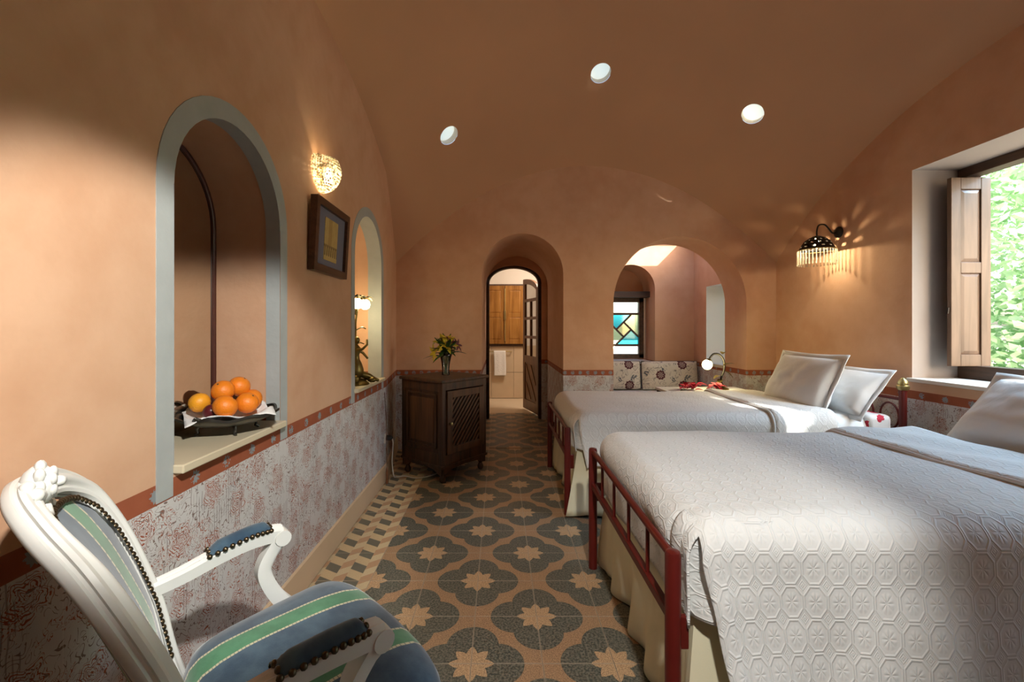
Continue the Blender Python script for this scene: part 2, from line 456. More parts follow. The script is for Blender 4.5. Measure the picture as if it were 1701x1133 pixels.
def make_drawing():
    t = NT('ochre_building_drawing'); v = t.coord(); x, y, z = t.sep(v)
    n = t.noise(v, 30, 3)
    c = t.mix(n, (.44, .30, .10, 1), (.60, .44, .17, 1))
    low = t.lt(z, -.035)
    cols = t.lt(t.m('FRACT', t.mul(y, 38)), .45)
    c = t.mix(t.mul(t.mul(cols, low), t.gt(z, -.085)), c, (.16, .10, .04, 1))
    c = t.mix(t.mul(t.lt(t.m('ABSOLUTE', t.add(z, .035)), .006), .8), c, (.24, .15, .06, 1))
    tow = t.mul(t.lt(t.m('ABSOLUTE', t.add(y, .015)), .022), t.gt(z, -.03))
    c = t.mix(t.mul(tow, .45), c, (.30, .18, .05, 1))
    t.base(c); t.set(Roughness=.8)
    return t.mat
M['drawing'] = make_drawing()


# ------------------------------------------------------------------ geometry helpers
class MB:
    def __init__(s): s.v = []; s.f = []; s.uv = None
    def raw(s, vs, fs):
        o = len(s.v); s.v += [tuple(v) for v in vs]; s.f += [tuple(i + o for i in f) for f in fs]; return s
    def box(s, c, d, rot=None):
        hx, hy, hz = d[0] / 2, d[1] / 2, d[2] / 2
        vs = [Vector((x, y, z)) for z in (-hz, hz) for x, y in ((-hx, -hy), (hx, -hy), (hx, hy), (-hx, hy))]
        if rot is not None: vs = [rot @ v for v in vs]
        c = Vector(c); vs = [v + c for v in vs]
        return s.raw(vs, [(3, 2, 1, 0), (4, 5, 6, 7), (0, 1, 5, 4), (1, 2, 6, 5), (2, 3, 7, 6), (3, 0, 4, 7)])
    def bar(s, a, b, w, h, up=(0, 0, 1)):
        """rectangular bar from a to b; w across, h along up"""
        a, b = Vector(a), Vector(b); d = (b - a); L = d.length; d.normalize(); up = Vector(up)
        sx = d.cross(up)
        if sx.length < 1e-4: sx = d.cross(Vector((1, 0, 0)))
        sx.normalize(); u = sx.cross(d)
        R = Matrix((d, sx, u)).transposed()
        return s.box((a + b) / 2, (L, w, h), R)
    def lathe(s, prof, n=16, o=(0, 0, 0), ax=None, cap=True):
        o = Vector(o); R = Vector((0, 0, 1)).rotation_difference(Vector(ax)) if ax is not None else None
        vs = []; fs = []
        for r, z in prof:
            for i in range(n):
                v = Vector((r * cos(2 * pi * i / n), r * sin(2 * pi * i / n), z))
                if R is not None: v = R @ v
                vs.append(v + o)
        m = len(prof)
        for j in range(m - 1):
            for i in range(n):
                k = (i + 1) % n
                fs.append((j * n + i, j * n + k, (j + 1) * n + k, (j + 1) * n + i))
        if cap:
            if prof[0][0] > 1e-5: fs.append(tuple(range(n - 1, -1, -1)))
            if prof[-1][0] > 1e-5: fs.append(tuple((m - 1) * n + i for i in range(n)))
        return s.raw(vs, fs)
    def tube(s, pts, r, n=8, cap=True):
        pts = [Vector(p) for p in pts]; rs = r if isinstance(r, (list, tuple)) else [r] * len(pts)
        vs = []; fs = []; ref = None
        for i, p in enumerate(pts):
            t = (pts[min(i + 1, len(pts) - 1)] - pts[max(i - 1, 0)]).normalized()
            if ref is None:
                ref = t.orthogonal().normalized()
            ref = (ref - t * ref.dot(t)); ref.normalize(); b = t.cross(ref)
            for k in range(n):
                a = 2 * pi * k / n
                vs.append(p + (ref * cos(a) + b * sin(a)) * rs[i])
        for j in range(len(pts) - 1):
            for i in range(n):
                k = (i + 1) % n
                fs.append((j * n + i, j * n + k, (j + 1) * n + k, (j + 1) * n + i))
        if cap:
            fs.append(tuple(range(n - 1, -1, -1))); fs.append(tuple((len(pts) - 1) * n + i for i in range(n)))
        return s.raw(vs, fs)
    def sweep(s, pts, prof, side, closed=False, scale=None):
        """profile (a,b): a along 'side' made square to the path, b along path x side"""
        pts = [Vector(p) for p in pts]; n = len(prof); vs = []; fs = []; m = len(pts)
        for i, p in enumerate(pts):
            if closed: t = pts[(i + 1) % m] - pts[i - 1]
            else: t = pts[min(i + 1, m - 1)] - pts[max(i - 1, 0)]
            t.normalize()
            sd = Vector(side(i) if callable(side) else side); sd = sd - t * sd.dot(t); sd.normalize()
            b = t.cross(sd); k = scale[i] if scale else 1
            for (u, v) in prof: vs.append(p + (sd * u + b * v) * k)
        rng = m if closed else m - 1
        for j in range(rng):
            j2 = (j + 1) % m
            for i in range(n):
                k = (i + 1) % n
                fs.append((j * n + i, j * n + k, j2 * n + k, j2 * n + i))
        if not closed:
            fs.append(tuple(range(n - 1, -1, -1))); fs.append(tuple((m - 1) * n + i for i in range(n)))
        return s.raw(vs, fs)
    def sphere(s, c, r, n=10, m=6, sc=(1, 1, 1)):
        prof = [(max(1e-6, sin(pi * j / m)) * 1.0, -cos(pi * j / m)) for j in range(m + 1)]
        c = Vector(c); o = len(s.v)
        s.lathe(prof, n, (0, 0, 0), cap=False)
        for i in range(o, len(s.v)):
            v = s.v[i]; s.v[i] = (c.x + v[0] * r * sc[0], c.y + v[1] * r * sc[1], c.z + v[2] * r * sc[2])
        return s
    def grid(s, nu, nv, fn, skip=None):
        vs = [fn(i / nu, j / nv) for j in range(nv + 1) for i in range(nu + 1)]
        fs = []
        for j in range(nv):
            for i in range(nu):
                if skip and skip((i + .5) / nu, (j + .5) / nv): continue
                a = j * (nu + 1) + i; fs.append((a, a + 1, a + nu + 2, a + nu + 1))
        return s.raw(vs, fs)
    def plate(s, loops, to3):
        flat = [p for lp in loops for p in lp]
        tri = tessellate_polygon([[Vector((p[0], p[1], 0)) for p in lp] for lp in loops])
        return s.raw([to3(*p) for p in flat], [tuple(t) for t in tri])
    def prism(s, loop, to3a, to3b, holes=()):
        s.plate([loop] + list(holes), to3a); s.plate([loop] + list(holes), to3b)
        for lp in [loop] + list(holes): s.strip(lp, to3a, to3b, True)
        return s
    def strip(s, loop, to3a, to3b, closed=False):
        n = len(loop); A = [to3a(*p) for p in loop]; B = [to3b(*p) for p in loop]
        fs = [(i, (i + 1) % n, n + (i + 1) % n, n + i) for i in range(n if closed else n - 1)]
        return s.raw(A + B, fs)
    def build(s, name, mat, parent=None, smooth=None, bevel=0, solid=0, kind=None, label=None, sub=0):
        me = bpy.data.meshes.new(name); me.from_pydata(s.v, [], s.f); me.update()
        me.materials.append(mat)
        if s.uv:
            ul = me.uv_layers.new(name='UVMap')
            for lp in me.loops: ul.data[lp.index].uv = s.uv[lp.vertex_index]
        if smooth is not None:
            me.polygons.foreach_set('use_smooth', [True] * len(me.polygons))
            me.set_sharp_from_angle(angle=radians(smooth))
        o = bpy.data.objects.new(name, me); C.objects.link(o)
        if parent is not None: o.parent = parent
        if solid:
            md = o.modifiers.new('solid', 'SOLIDIFY'); md.thickness = solid; md.offset = 0
        if bevel:
            md = o.modifiers.new('bevel', 'BEVEL'); md.width = bevel; md.segments = 2; md.limit_method = 'ANGLE'
        if sub:
            md = o.modifiers.new('sub', 'SUBSURF'); md.levels = sub; md.render_levels = sub
        if kind: o['kind'] = kind
        if label: o['label'] = label
        return o


def tag(o, label, cat, group=None, kind=None):
    o['label'] = label; o['category'] = cat
    if group: o['group'] = group
    if kind: o['kind'] = kind
    return o


def thing(name, loc, label, cat, rz=0, group=None, kind=None):
    o = bpy.data.objects.new(name, None); C.objects.link(o)
    o.location = loc; o.rotation_euler = (0, 0, rz); o.empty_display_size = .05
    return tag(o, label, cat, group, kind)


def struct(o, label, cat): return tag(o, label, cat, None, 'structure')


def copy_part(src, parent, loc=None, rot=None):
    c = src.copy(); C.objects.link(c); c.parent = parent
    if loc is not None: c.location = loc
    if rot is not None: c.rotation_euler = rot
    return c


def arc(cx, cz, r, a0, a1, n):
    return [(cx + r * cos(a0 + (a1 - a0) * i / n), cz + r * sin(a0 + (a1 - a0) * i / n)) for i in range(n + 1)]


def arch_loop(c, r, z0, zs, n=24, rise=1.0):
    """from right foot up over the crown to the left foot (open path)"""
    a = [(c + r * cos(pi * i / n), zs + r * rise * sin(pi * i / n)) for i in range(n + 1)]
    return [(c + r, z0)] + a + [(c - r, z0)]


# ------------------------------------------------------------------ room shell
XR, YF, YB = 2.75, 4.33, -.33
ZC, RISE = 1.85, .96
def xl(y): return -.905 if y < 3.5 else -.905 - .115 * (y - 3.5) / (YF - 3.5)
def bump_y(y):
    d = y - 2.0; return 1 - (.15 * d * d + .005 * d ** 4) / RISE
def cz(x, y):
    u = (x - xl(y)) / (XR - xl(y)); k = 2 * u - 1
    return ZC + RISE * (1 - k * k) + RISE * bump_y(y)

# floor and its tiles
fl = MB().box((.92, 2.0, -.056), (4.2, 5.2, .10)).box((.232, 5.4, -.056), (1.1, 1.6, .10)).box((1.75, 5.1, -.056), (1.7, 1.6, .10)).build('floor', M['tile'])
struct(fl, 'patterned cement tile floor of the bedroom', 'floor')
tile0 = None
def tile_at(x0, y0, wx=TS, wy=TS):
    global tile0
    if tile0 is None or wx != TS or wy != TS:
        b = MB().box((0, 0, -.004), (wx - .0016, wy - .0016, .008)); o = b.build('tile', M['tile'], fl)
        if wx == TS and wy == TS: tile0 = o
    else:
        o = tile0.copy(); C.objects.link(o)
    o.location = (x0, y0, random.uniform(-.0006, .0003))
for i in range(-3, 3):
    for j in range(-7, 9):
        x0 = -.10 + TS * (i + .5); y0 = 2.073 + TS * (j + .5)
        if y0 + TS / 2 < YF + .01: tile_at(x0, y0)
for i in range(0, 3):
    for j in range(9, 14):
        x0 = -.10 + TS * (i + .5); y0 = 2.073 + TS * (j + .5)
        if x0 < .66: tile_at(x0 - .0, y0)

# left wall with two niches
Z_SILL = .82
N1 = dict(c=1.505, r=.295, zs=1.60, d=.275, ring=.06)
N2 = dict(c=3.04, r=.31, zs=1.66, d=.26, ring=.06)
W = MB()
top = [(YB + (3.5 - YB) * i / 40, cz(-.905, YB + (3.5 - YB) * i / 40) + .01) for i in range(41)]
outer = [(YB, -.01), (3.5, -.01)] + top[::-1]
hs = [arch_loop(n['c'], n['r'], Z_SILL - .015, n['zs']) for n in (N1, N2)]
XLW = -.905
W.plate([outer] + hs, lambda a, z: (XLW, a, z))
for n, h in zip((N1, N2), hs):
    W.strip(h, lambda a, z: (XLW, a, z), lambda a, z: (XLW - n['d'], a, z), True)
    W.plate([h], lambda a, z: (XLW - n['d'], a, z))
for i in range(12):
    ya = 3.5 + (YF - 3.5) * i / 12; yb = 3.5 + (YF - 3.5) * (i + 1) / 12
    W.raw([(xl(ya), ya, -.01), (xl(yb), yb, -.01), (xl(yb), yb, cz(xl(yb), yb) + .01), (xl(ya), ya, cz(xl(ya), ya) + .01)], [(0, 1, 2, 3)])
struct(W.build('wall_left', M['wall'], smooth=35), 'left peach wall with two arched niches over a stencilled dado', 'wall')
for k, n in enumerate((N1, N2)):
    # painted grey surround, front ring and a strip of jamb
    ro = n['r'] + n['ring']
    out = arch_loop(n['c'], ro, .735, n['zs']); inn = arch_loop(n['c'], n['r'] + .001, .735, n['zs'])
    b = MB(); X = XLW + .0025
    m = len(out)
    b.raw([(X, *p) for p in out] + [(X, *p) for p in inn], [(i, i + 1, m + i + 1, m + i) for i in range(m - 1)])
    b.strip(out, lambda a, z: (X, a, z), lambda a, z: (XLW - .002, a, z))
    jn = arch_loop(n['c'], n['r'] - .0025, Z_SILL, n['zs'])
    b.raw([(X, *p) for p in inn[1:-1]] + [(X, *p) for p in jn[1:-1]], [(i, i + 1, m - 2 + i + 1, m - 2 + i) for i in range(m - 3)])
    jd = .055 if k == 0 else .10
    b.strip(jn, lambda a, z: (X, a, z), lambda a, z: (XLW - jd, a, z))
    struct(b.build('trim_%d' % (k + 1), M['grey'], smooth=35),
           ['grey painted border around the large niche with the fruit bowl', 'grey painted border around the niche holding the lit bronze lamp'][k], 'trim')
    # marble sill
    s = MB().box((XLW - n['d'] / 2 + .015, n['c'], Z_SILL - .0125), (n['d'] + .03, 2 * n['r'] + (.0 if k == 0 else .02), .025))
    struct(s.build('trim_%d' % (k + 3), M['marble'], bevel=.004),
           ['cream marble sill under the fruit bowl', 'cream marble sill under the bronze lamp in the niche'][k], 'sill')

# far wall: passage arch and alcove arch
DC, DR, DZ = .232, .405, 1.735
AC, AR, AZ = 1.795, .66, 1.448
F = MB()
xs = [xl(YF) + (XR - xl(YF)) * i / 48 for i in range(49)]
outer = [(xl(YF), -.01)] + arch_loop(DC, DR, -.01, DZ, 28)[::-1] + arch_loop(AC, AR, -.01, AZ, 32)[::-1] + [(XR, -.01)] + \
        [(x, cz(x, YF) + .01) for x in xs[::-1]]
F.plate([outer], lambda x, z: (x, YF, z))
YP = 5.75
F.strip(arch_loop(DC, DR, -.01, DZ, 28), lambda x, z: (x, YF, z), lambda x, z: (x, YP, z))
YA = 4.74
F.strip(arch_loop(AC, AR, -.01, AZ, 32), lambda x, z: (x, YF, z), lambda x, z: (x, YA, z))
struct(F.build('wall_far', M['wall'], smooth=35), 'far peach wall pierced by the passage arch and the alcove arch', 'wall')

# alcove behind the right arch
AX0, AX1, AY1, ATOP = 1.02, 2.455, 5.50, 2.36
A = MB()
wn = arch_loop(1.66, .305, .765, 1.695, 20)
A.plate([[(AX0, -.01), (AX1, -.01), (AX1, ATOP), (AX0, ATOP)], wn], lambda x, z: (x, AY1, z))
A.strip(wn, lambda x, z: (x, AY1, z), lambda x, z: (x, 5.95, z))
A.plate([[(AX0, -.01), (AX1, -.01), (AX1, ATOP), (AX0, ATOP)], [(1.40, .80), (1.92, .80), (1.92, 1.62), (1.40, 1.62)]], lambda x, z: (x, 5.95, z))
rw = [(4.70, .79), (5.17, .79), (5.17, 1.69), (4.70, 1.69)]
A.raw([(AX0, YA, -.01), (AX0, AY1, -.01), (AX0, AY1, ATOP), (AX0, YA, ATOP)], [(0, 1, 2, 3)])
A.plate([[(YA, -.01), (AY1, -.01), (AY1, ATOP), (YA, ATOP)], [(max(4.745, a), z) for a, z in rw]], lambda y, z: (AX1, y, z))
# wall above the arch on the alcove side
A.plate([[(AX0, -.01), (AX1, -.01), (AX1, ATOP), (AX0, ATOP)]] and [[(AX0, -.01)] + arch_loop(AC, AR, -.01, AZ, 32)[::-1] + [(AX1 + .02, -.01), (AX1 + .02, ATOP), (AX0, ATOP)]], lambda x, z: (x, YA, z))
struct(A.build('wall_alcove', M['wall'], smooth=35), 'peach walls of the alcove with a small arched window recess', 'wall')
b = MB(); rr = [(max(4.745, a), z) for a, z in rw]
b.strip(rr, lambda y, z: (AX1, y, z), lambda y, z: (AX1 + .40, y, z), True)
struct(b.build('trim_5', M['limewash']), 'whitewashed reveal of the narrow side window of the alcove', 'reveal')
b = MB().box((AX1 + .22, 4.957, .775), (.46, .43, .03)); struct(b.build('trim_6', M['marble']), 'pale sill of the narrow side window of the alcove', 'sill')
b = MB().box((1.66, 5.70, .762), (.62, .44, .03)); struct(b.build('trim_7', M['white_plaster'], bevel=.004), 'white sill below the coloured glass window', 'sill')
# alcove roof with an open light well
b = MB(); b.plate([[(AX0, YA), (AX1, YA), (AX1, AY1), (AX0, AY1)], [(1.30, 4.80), (2.42, 4.80), (2.42, 5.30), (1.30, 5.30)]], lambda x, y: (x, y, ATOP))
b.strip([(1.30, 4.80), (2.42, 4.80), (2.42, 5.30), (1.30, 5.30)], lambda x, y: (x, y, ATOP), lambda x, y: (x, y, ATOP + .06), True)
struct(b.build('ceiling_alcove', M['white_plaster']), 'whitewashed roof of the alcove with a light well', 'ceiling')

# passage end wall and bathroom
b = MB()
dl = [(.195 + .365, -.01)] + [(.195 + .365 * cos(a), 1.80 + .225 * sin(a)) for a in [pi * i / 20 for i in range(21)]] + [(.195 - .365, -.01)]
b.plate([[(-.9, -.01)] + dl[::-1] + [(1.4, -.01), (1.4, 2.6), (-.9, 2.6)]], lambda x, z: (x, YP, z))
b.strip(dl, lambda x, z: (x, YP, z), lambda x, z: (x, YP + .16, z))
b.plate([[(-.9, -.01)] + dl[::-1] + [(1.4, -.01), (1.4, 2.6), (-.9, 2.6)]], lambda x, z: (x, YP + .16, z))
struct(b.build('wall_passage', M['wall'], smooth=35), 'peach wall at the end of the passage around the bathroom door', 'wall')
BY = 7.5
b = MB()
b.raw([(-.9, YP + .16, -.01), (-.9, BY, -.01), (-.9, BY, 2.6), (-.9, YP + .16, 2.6), (1.4, YP + .16, -.01), (1.4, BY, -.01), (1.4, BY, 2.6), (1.4, YP + .16, 2.6)],
      [(0, 1, 2, 3), (4, 5, 6, 7), (1, 5, 6, 2), (3, 2, 6, 7)])
bw = b.build('wall_bathroom', M['white_plaster']); struct(bw, 'cream bathroom walls and roof with beige tiling below the shutters', 'wall')
for (zz, hh) in ((.22, .44), (.665, .45)):
    for k in range(6):
        MB().box((-.9 + .193 + .383 * k, BY - .006, zz), (.379, .012, hh - .006)).build('tile', M['bath_tile'], bw, bevel=.002)
b = MB().box((.25, 6.6, -.06), (2.3, 1.98, .10)); fb = b.build('floor_bathroom', M['bath_floor'])
struct(fb, 'plain beige bathroom floor beyond the patterned tiles', 'floor')

# right wall with window
RW = [(.45, .867), (2.906, .867), (2.906, 2.25), (.45, 2.25)]
XW = 3.10
b = MB()
top = [(YB + (YF - YB) * i / 48, cz(XR, YB + (YF - YB) * i / 48) + .01) for i in range(49)]
b.plate([[(YB, -.01), (YF, -.01)] + top[::-1], RW], lambda y, z: (XR, y, z))
struct(b.build('wall_right', M['wall']), 'right peach wall with the deep window above the beds', 'wall')
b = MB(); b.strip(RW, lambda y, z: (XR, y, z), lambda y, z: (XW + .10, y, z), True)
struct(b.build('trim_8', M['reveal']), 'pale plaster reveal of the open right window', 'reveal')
b = MB().box((2.90, 1.678, .857), (.36, 2.48, .024)); struct(b.build('trim_9', M['white_plaster'], bevel=.004), 'white sill of the open right window', 'sill')
# wall behind the camera
b = MB(); xs2 = [xl(YB) + (XR - xl(YB)) * i / 40 for i in range(41)]
b.plate([[(xl(YB), -.01), (XR, -.01)] + [(x, cz(x, YB) + .01) for x in xs2[::-1]]], lambda x, z: (x, YB, z))
struct(b.build('wall_front', M['wall']), 'plain peach wall behind the viewpoint', 'wall')

# vault with three round skylights
HOLES = [(-.419, 3.66), (.849, 3.643), (2.088, 3.595)]
HR = .084
pts = []; edges = []
NU, NV = 44, 56
def vault_n(x, y):
    e = .01
    return Vector(((cz(x - e, y) - cz(x + e, y)) / (2 * e), (cz(x, y - e) - cz(x, y + e)) / (2 * e), 1)).normalized()
rings = []
for hx, hy in HOLES:
    n = vault_n(hx, hy); o = Vector((hx, hy, cz(hx, hy))); q = Vector((0, 0, 1)).rotation_difference(n)
    ring = []
    for i in range(28):
        p = o + q @ Vector((HR * cos(2 * pi * i / 28), HR * sin(2 * pi * i / 28), 0)); ring.append(p)
    rings.append((o, n, q, ring))
    s0 = len(pts)
    for p in ring: pts.append(Vector((p.x, p.y)))
    edges += [(s0 + i, s0 + (i + 1) % 28) for i in range(28)]
for j in range(NV + 1):
    y = YB + (YF - YB) * j / NV
    for i in range(NU + 1):
        x = xl(y) + (XR - xl(y)) * i / NU
        if all((Vector((x, y)) - Vector(h)).length > HR * 1.25 for h in HOLES): pts.append(Vector((x, y)))
res = delaunay_2d_cdt(pts, edges, [], 0, 1e-5)
vs = [(p.x, p.y, cz(p.x, p.y)) for p in res[0]]
fs = []
for f in res[2]:
    c = sum((Vector(vs[i]) for i in f), Vector()) / len(f)
    if any((c - o).length < HR * .97 for o, n, q, r in rings): continue
    if c.x < xl(c.y) - .001: continue
    fs.append(f)
b = MB().raw(vs, fs); ceil = b.build('ceiling', M['ceiling'], smooth=60)
struct(ceil, 'terracotta plaster vault with three round skylights', 'ceiling')
for k, (o, n, q, ring) in enumerate(rings):
    b = MB(); nn = 28
    b.raw([tuple(p) for p in ring] + [tuple(p + n * .10) for p in ring], [(i, (i + 1) % nn, nn + (i + 1) % nn, nn + i) for i in range(nn)])
    b.build('light_shaft', M['white_plaster'], ceil, smooth=40)
    g = MB(); prof = [(HR + .012, .045), (HR * .9, .030), (HR * .6, .016), (HR * .3, .010), (1e-4, .008)]
    for r_, z_ in []: pass
    g.lathe([(r_, z_ + .02) for r_, z_ in prof], 24, o, n)
    g.build('skylight_glass', M['frost'], ceil, smooth=60)

# skirting board along the left wall
b = MB(); b.raw([(-.885, YB, 0), (-.885, 3.5, 0), (-.893, 3.5, .12), (-.893, YB, .12), (-.91, YB, .125), (-.91, 3.5, .125)],
                [(0, 1, 2, 3), (3, 2, 5, 4)])
b.raw([(-.885, 3.5, 0), (xl(YF) + .02, YF, 0), (xl(YF) + .012, YF, .12), (-.893, 3.5, .12), (xl(YF) - .01, YF, .125), (-.91, 3.5, .125)], [(0, 1, 2, 3), (3, 2, 4, 5)])
struct(b.build('baseboard_left', M['skirting']), 'cream skirting along the foot of the left wall', 'baseboard')

# ------------------------------------------------------------------ right window: frame and folded shutter
wd = thing('window_1', (XW, 1.678, .867), 'open wooden window with a folded panelled shutter in the right wall', 'window', kind='structure')
def wbar(name, a, b_, w_, h_, up=(0, 0, 1), mat='frame_wood', par=None):
    return MB().bar(a, b_, w_, h_, up).build(name, M[mat], par or wd, bevel=.004)
y0, y1, zz1 = -1.228, 1.228, 1.383
wbar('window_frame', (0, y0, .045), (0, y1, .045), .10, .09)
wbar('window_frame', (0, y0, zz1 - .03), (0, y1, zz1 - .03), .10, .06)
wbar('window_frame', (0, y1 - .03, .09), (0, y1 - .03, zz1 - .06), .10, .06, (0, 1, 0))
wbar('window_frame', (0, y0 + .03, .09), (0, y0 + .03, zz1 - .06), .10, .06, (0, 1, 0))
def shutter_leaf(name, x0, x1, y, z0, z1, par, panels, mat='shutter', th=.028):
    """framed leaf standing square to the wall at y (local to par), raised panels as sub-parts"""
    st = .062; b = MB()
    b.box(((x0 + st / 2), y, (z0 + z1) / 2), (st, th, z1 - z0)).box(((x1 - st / 2), y, (z0 + z1) / 2), (st, th, z1 - z0))
    zs = [z0] + panels + [z1]
    rails = [(z0, z0 + .075)] + [(p - .035, p + .035) for p in panels] + [(z1 - .075, z1)]
    for a, c in rails: b.box(((x0 + x1) / 2, y, (a + c) / 2), (x1 - x0 - 2 * st, th - .001, c - a))
    o = b.build(name, M[mat], par, bevel=.003)
    for i in range(len(rails) - 1):
        a, c = rails[i][1], rails[i + 1][0]
        p = MB(); xa, xb = x0 + st, x1 - st
        hw = .024
        for sgn in (-1, 1):
            yy = y + sgn * .004; yo = y + sgn * (th / 2 - .003)
            p.raw([(xa, yy, a), (xb, yy, a), (xb, yy, c), (xa, yy, c), (xa + hw, yo, a + hw), (xb - hw, yo, a + hw), (xb - hw, yo, c - hw), (xa + hw, yo, c - hw)],
                  [(0, 1, 5, 4), (1, 2, 6, 5), (2, 3, 7, 6), (3, 0, 4, 7), (4, 5, 6, 7)])
        p.build('shutter_panel', M[mat], o)
    return o
lf = shutter_leaf('shutter', -.205, .05, 1.13, .088, 1.298, wd, [.72])
MB().tube([(-.212, 1.13, .46), (-.235, 1.105, .46), (-.24, 1.105, .425)], .005, 6).build('latch', M['iron_dark'], lf, smooth=40)
for z in (.2, .69, 1.18):
    MB().lathe([(.007, -.03), (.007, .03)], 8, (.052, 1.13, z)).build('hinge', M['iron_dark'], lf, smooth=40)
lf2 = shutter_leaf('shutter', -.205, .05, -1.13, .088, 1.298, wd, [.72])

# ------------------------------------------------------------------ coloured glass window in the alcove
w2 = thing('window_2', (1.675, 5.87, 1.18), 'small dark framed window of blue, green and yellow glass in the alcove', 'window', kind='structure')
def w2bar(name, a, b_, w_=.022, d=.03):
    return MB().bar((a[0], 0, a[1]), (b_[0], 0, b_[1]), w_, d, (0, 1, 0)).build(name, M['frame_wood'], w2, bevel=.002)
h, d_ = .1975, .10
def pane(poly, mat):
    b = MB(); b.prism(poly, lambda x, z: (x, .004, z), lambda x, z: (x, -.002, z)); return b.build('pane', M[mat], w2)
w2bar('window_frame', (-.26, .40), (.26, .40), .07, .06); w2bar('window_frame', (-.26, -.355), (.26, -.355), .055, .06)
w2bar('window_frame', (-.23, -.38), (-.23, .42), .065, .06); w2bar('window_frame', (.23, -.38), (.23, .42), .065, .06)
w2bar('glazing_bar', (-h, .21), (h, .21), .03); w2bar('glazing_bar', (-h, -.21), (h, -.21), .03)
w2bar('glazing_bar', (-d_, 0), (h - d_, h)); w2bar('glazing_bar', (0, d_), (h, -(h - d_)))
w2bar('glazing_bar', (d_, 0), (-(h - d_), -h)); w2bar('glazing_bar', (0, -d_), (-h, h - d_))
pane([(-h, .222), (h, .222), (h, .37), (-h, .37)], 'pane_white'); pane([(-h, -.33), (h, -.33), (h, -.222), (-h, -.222)], 'pane_white')
pane([(-h, h), (h - d_, h), (-d_, 0), (-h, h - d_)], 'pane_blue')
pane([(h, h), (h, -(h - d_)), (0, d_), (h - d_, h)], 'pane_green')
pane([(h, -h), (-(h - d_), -h), (d_, 0), (h, -(h - d_))], 'pane_blue')
pane([(-h, -h), (-h, h - d_), (0, -d_), (-(h - d_), -h)], 'pane_green')
pane([(0, d_), (d_, 0), (0, -d_), (-d_, 0)], 'pane_yellow')
MB().box((0, -.09, .46), (.64, .20, .075)).build('lintel', M['lintel'], w2, bevel=.004)

# narrow side window of the alcove
w3 = thing('window_3', (AX1 + .38, 4.957, .79), 'narrow wooden window in the side of the alcove', 'window', kind='structure')
for a, c in (((0, -.2, 0), (0, -.2, .9)), ((0, .2, 0), (0, .2, .9))): wbar('window_frame', a, c, .05, .04, (0, 1, 0), par=w3)
for z in (.02, .88): wbar('window_frame', (0, -.2, z), (0, .2, z), .05, .04, par=w3)
MB().box((.0, 0, .45), (.004, .36, .82)).build('pane', M['pane_white'], w3)

# ------------------------------------------------------------------ bathroom door
dr = thing('door_1', (.545, YP + .17, 0), 'open cedar door with glass panes and carved lower panel into the bathroom', 'door', kind='structure')
fr = MB(); ro = [(p[0] - .545, p[1]) for p in dl]
ri = [(.195 + .325 - .545, -.0)] + [(.195 + .325 * cos(a) - .545, 1.80 + .20 * sin(a)) for a in [pi * i / 20 for i in range(21)]] + [(.195 - .325 - .545, 0)]
lp = ro + ri[::-1]
fr.prism(lp, lambda x, z: (x, -.14, z), lambda x, z: (x, -.02, z)); fr.build('door_frame', M['lintel'], dr, smooth=30)
leaf = bpy.data.objects.new('pivot', None)
ang = atan2(.60, -.17)
Rl = Matrix.Rotation(ang, 4, 'Z')
def lz(b):      # turn leaf-local geometry about the hinge
    b.v = [tuple(Rl @ Vector(v)) for v in b.v]; return b
LW, LH = .62, 1.90
b = MB(); st = .075
def ltop(x): return 1.66 + .26 * sqrt(max(0, 1 - ((x - LW) / (LW * 1.05)) ** 2))
oute = [(0, .02), (LW, .02)] + [(LW - LW * i / 12, ltop(LW - LW * i / 12)) for i in range(13)]
def wins():
    res = []
    mid = LW / 2
    for z0_, z1_ in ((.80, 1.05), (1.09, 1.32), (1.36, 1.58)):
        for a, c in ((st, mid - .012), (mid + .012, LW - st)): res.append([(a, z0_), (c, z0_), (c, z1_), (a, z1_)])
    tp = [(st, 1.62), (LW - st, 1.62)] + [(LW - st - (LW - 2 * st) * i / 8, ltop(LW - st - (LW - 2 * st) * i / 8) - .075) for i in range(9)]
    res.append(tp); return res
wl = wins(); low = [(st, .16), (LW - st, .16), (LW - st, .70), (st, .70)]
b.prism(oute, lambda x, z: (x, -.02, z), lambda x, z: (x, .02, z), wl + [low])
dleaf = lz(b).build('door_leaf', M['door_wood'], dr)
for wv in wl:
    lz(MB().prism(wv, lambda x, z: (x, -.003, z), lambda x, z: (x, .003, z))).build('pane', M['glass_clear'], dleaf)
lz(MB().prism(low, lambda x, z: (x, -.008, z), lambda x, z: (x, .008, z))).build('carved_panel', M['door_wood'], dleaf)
cx_, czz = LW / 2, .43
for s_ in (-1, 1):
    for (a, c) in (((-.2, -.24), (0, .0)), ((0, 0), (.2, .24)), ((-.2, -.02), (0, .24)), ((0, -.24), (.2, -.02))):
        lz(MB().bar((cx_ + a[0], s_ * .012, czz + a[1]), (cx_ + c[0], s_ * .012, czz + c[1]), .028, .012, (0, 1, 0))).build('carved_strip', M['door_wood'], dleaf, bevel=.003)
lz(MB().lathe([(.012, 0), (.02, .02), (.018, .035), (1e-4, .04)], 10, (LW - .04, -.02, 1.0), (0, -1, 0))).build('door_handle', M['brass'], dleaf, smooth=50)

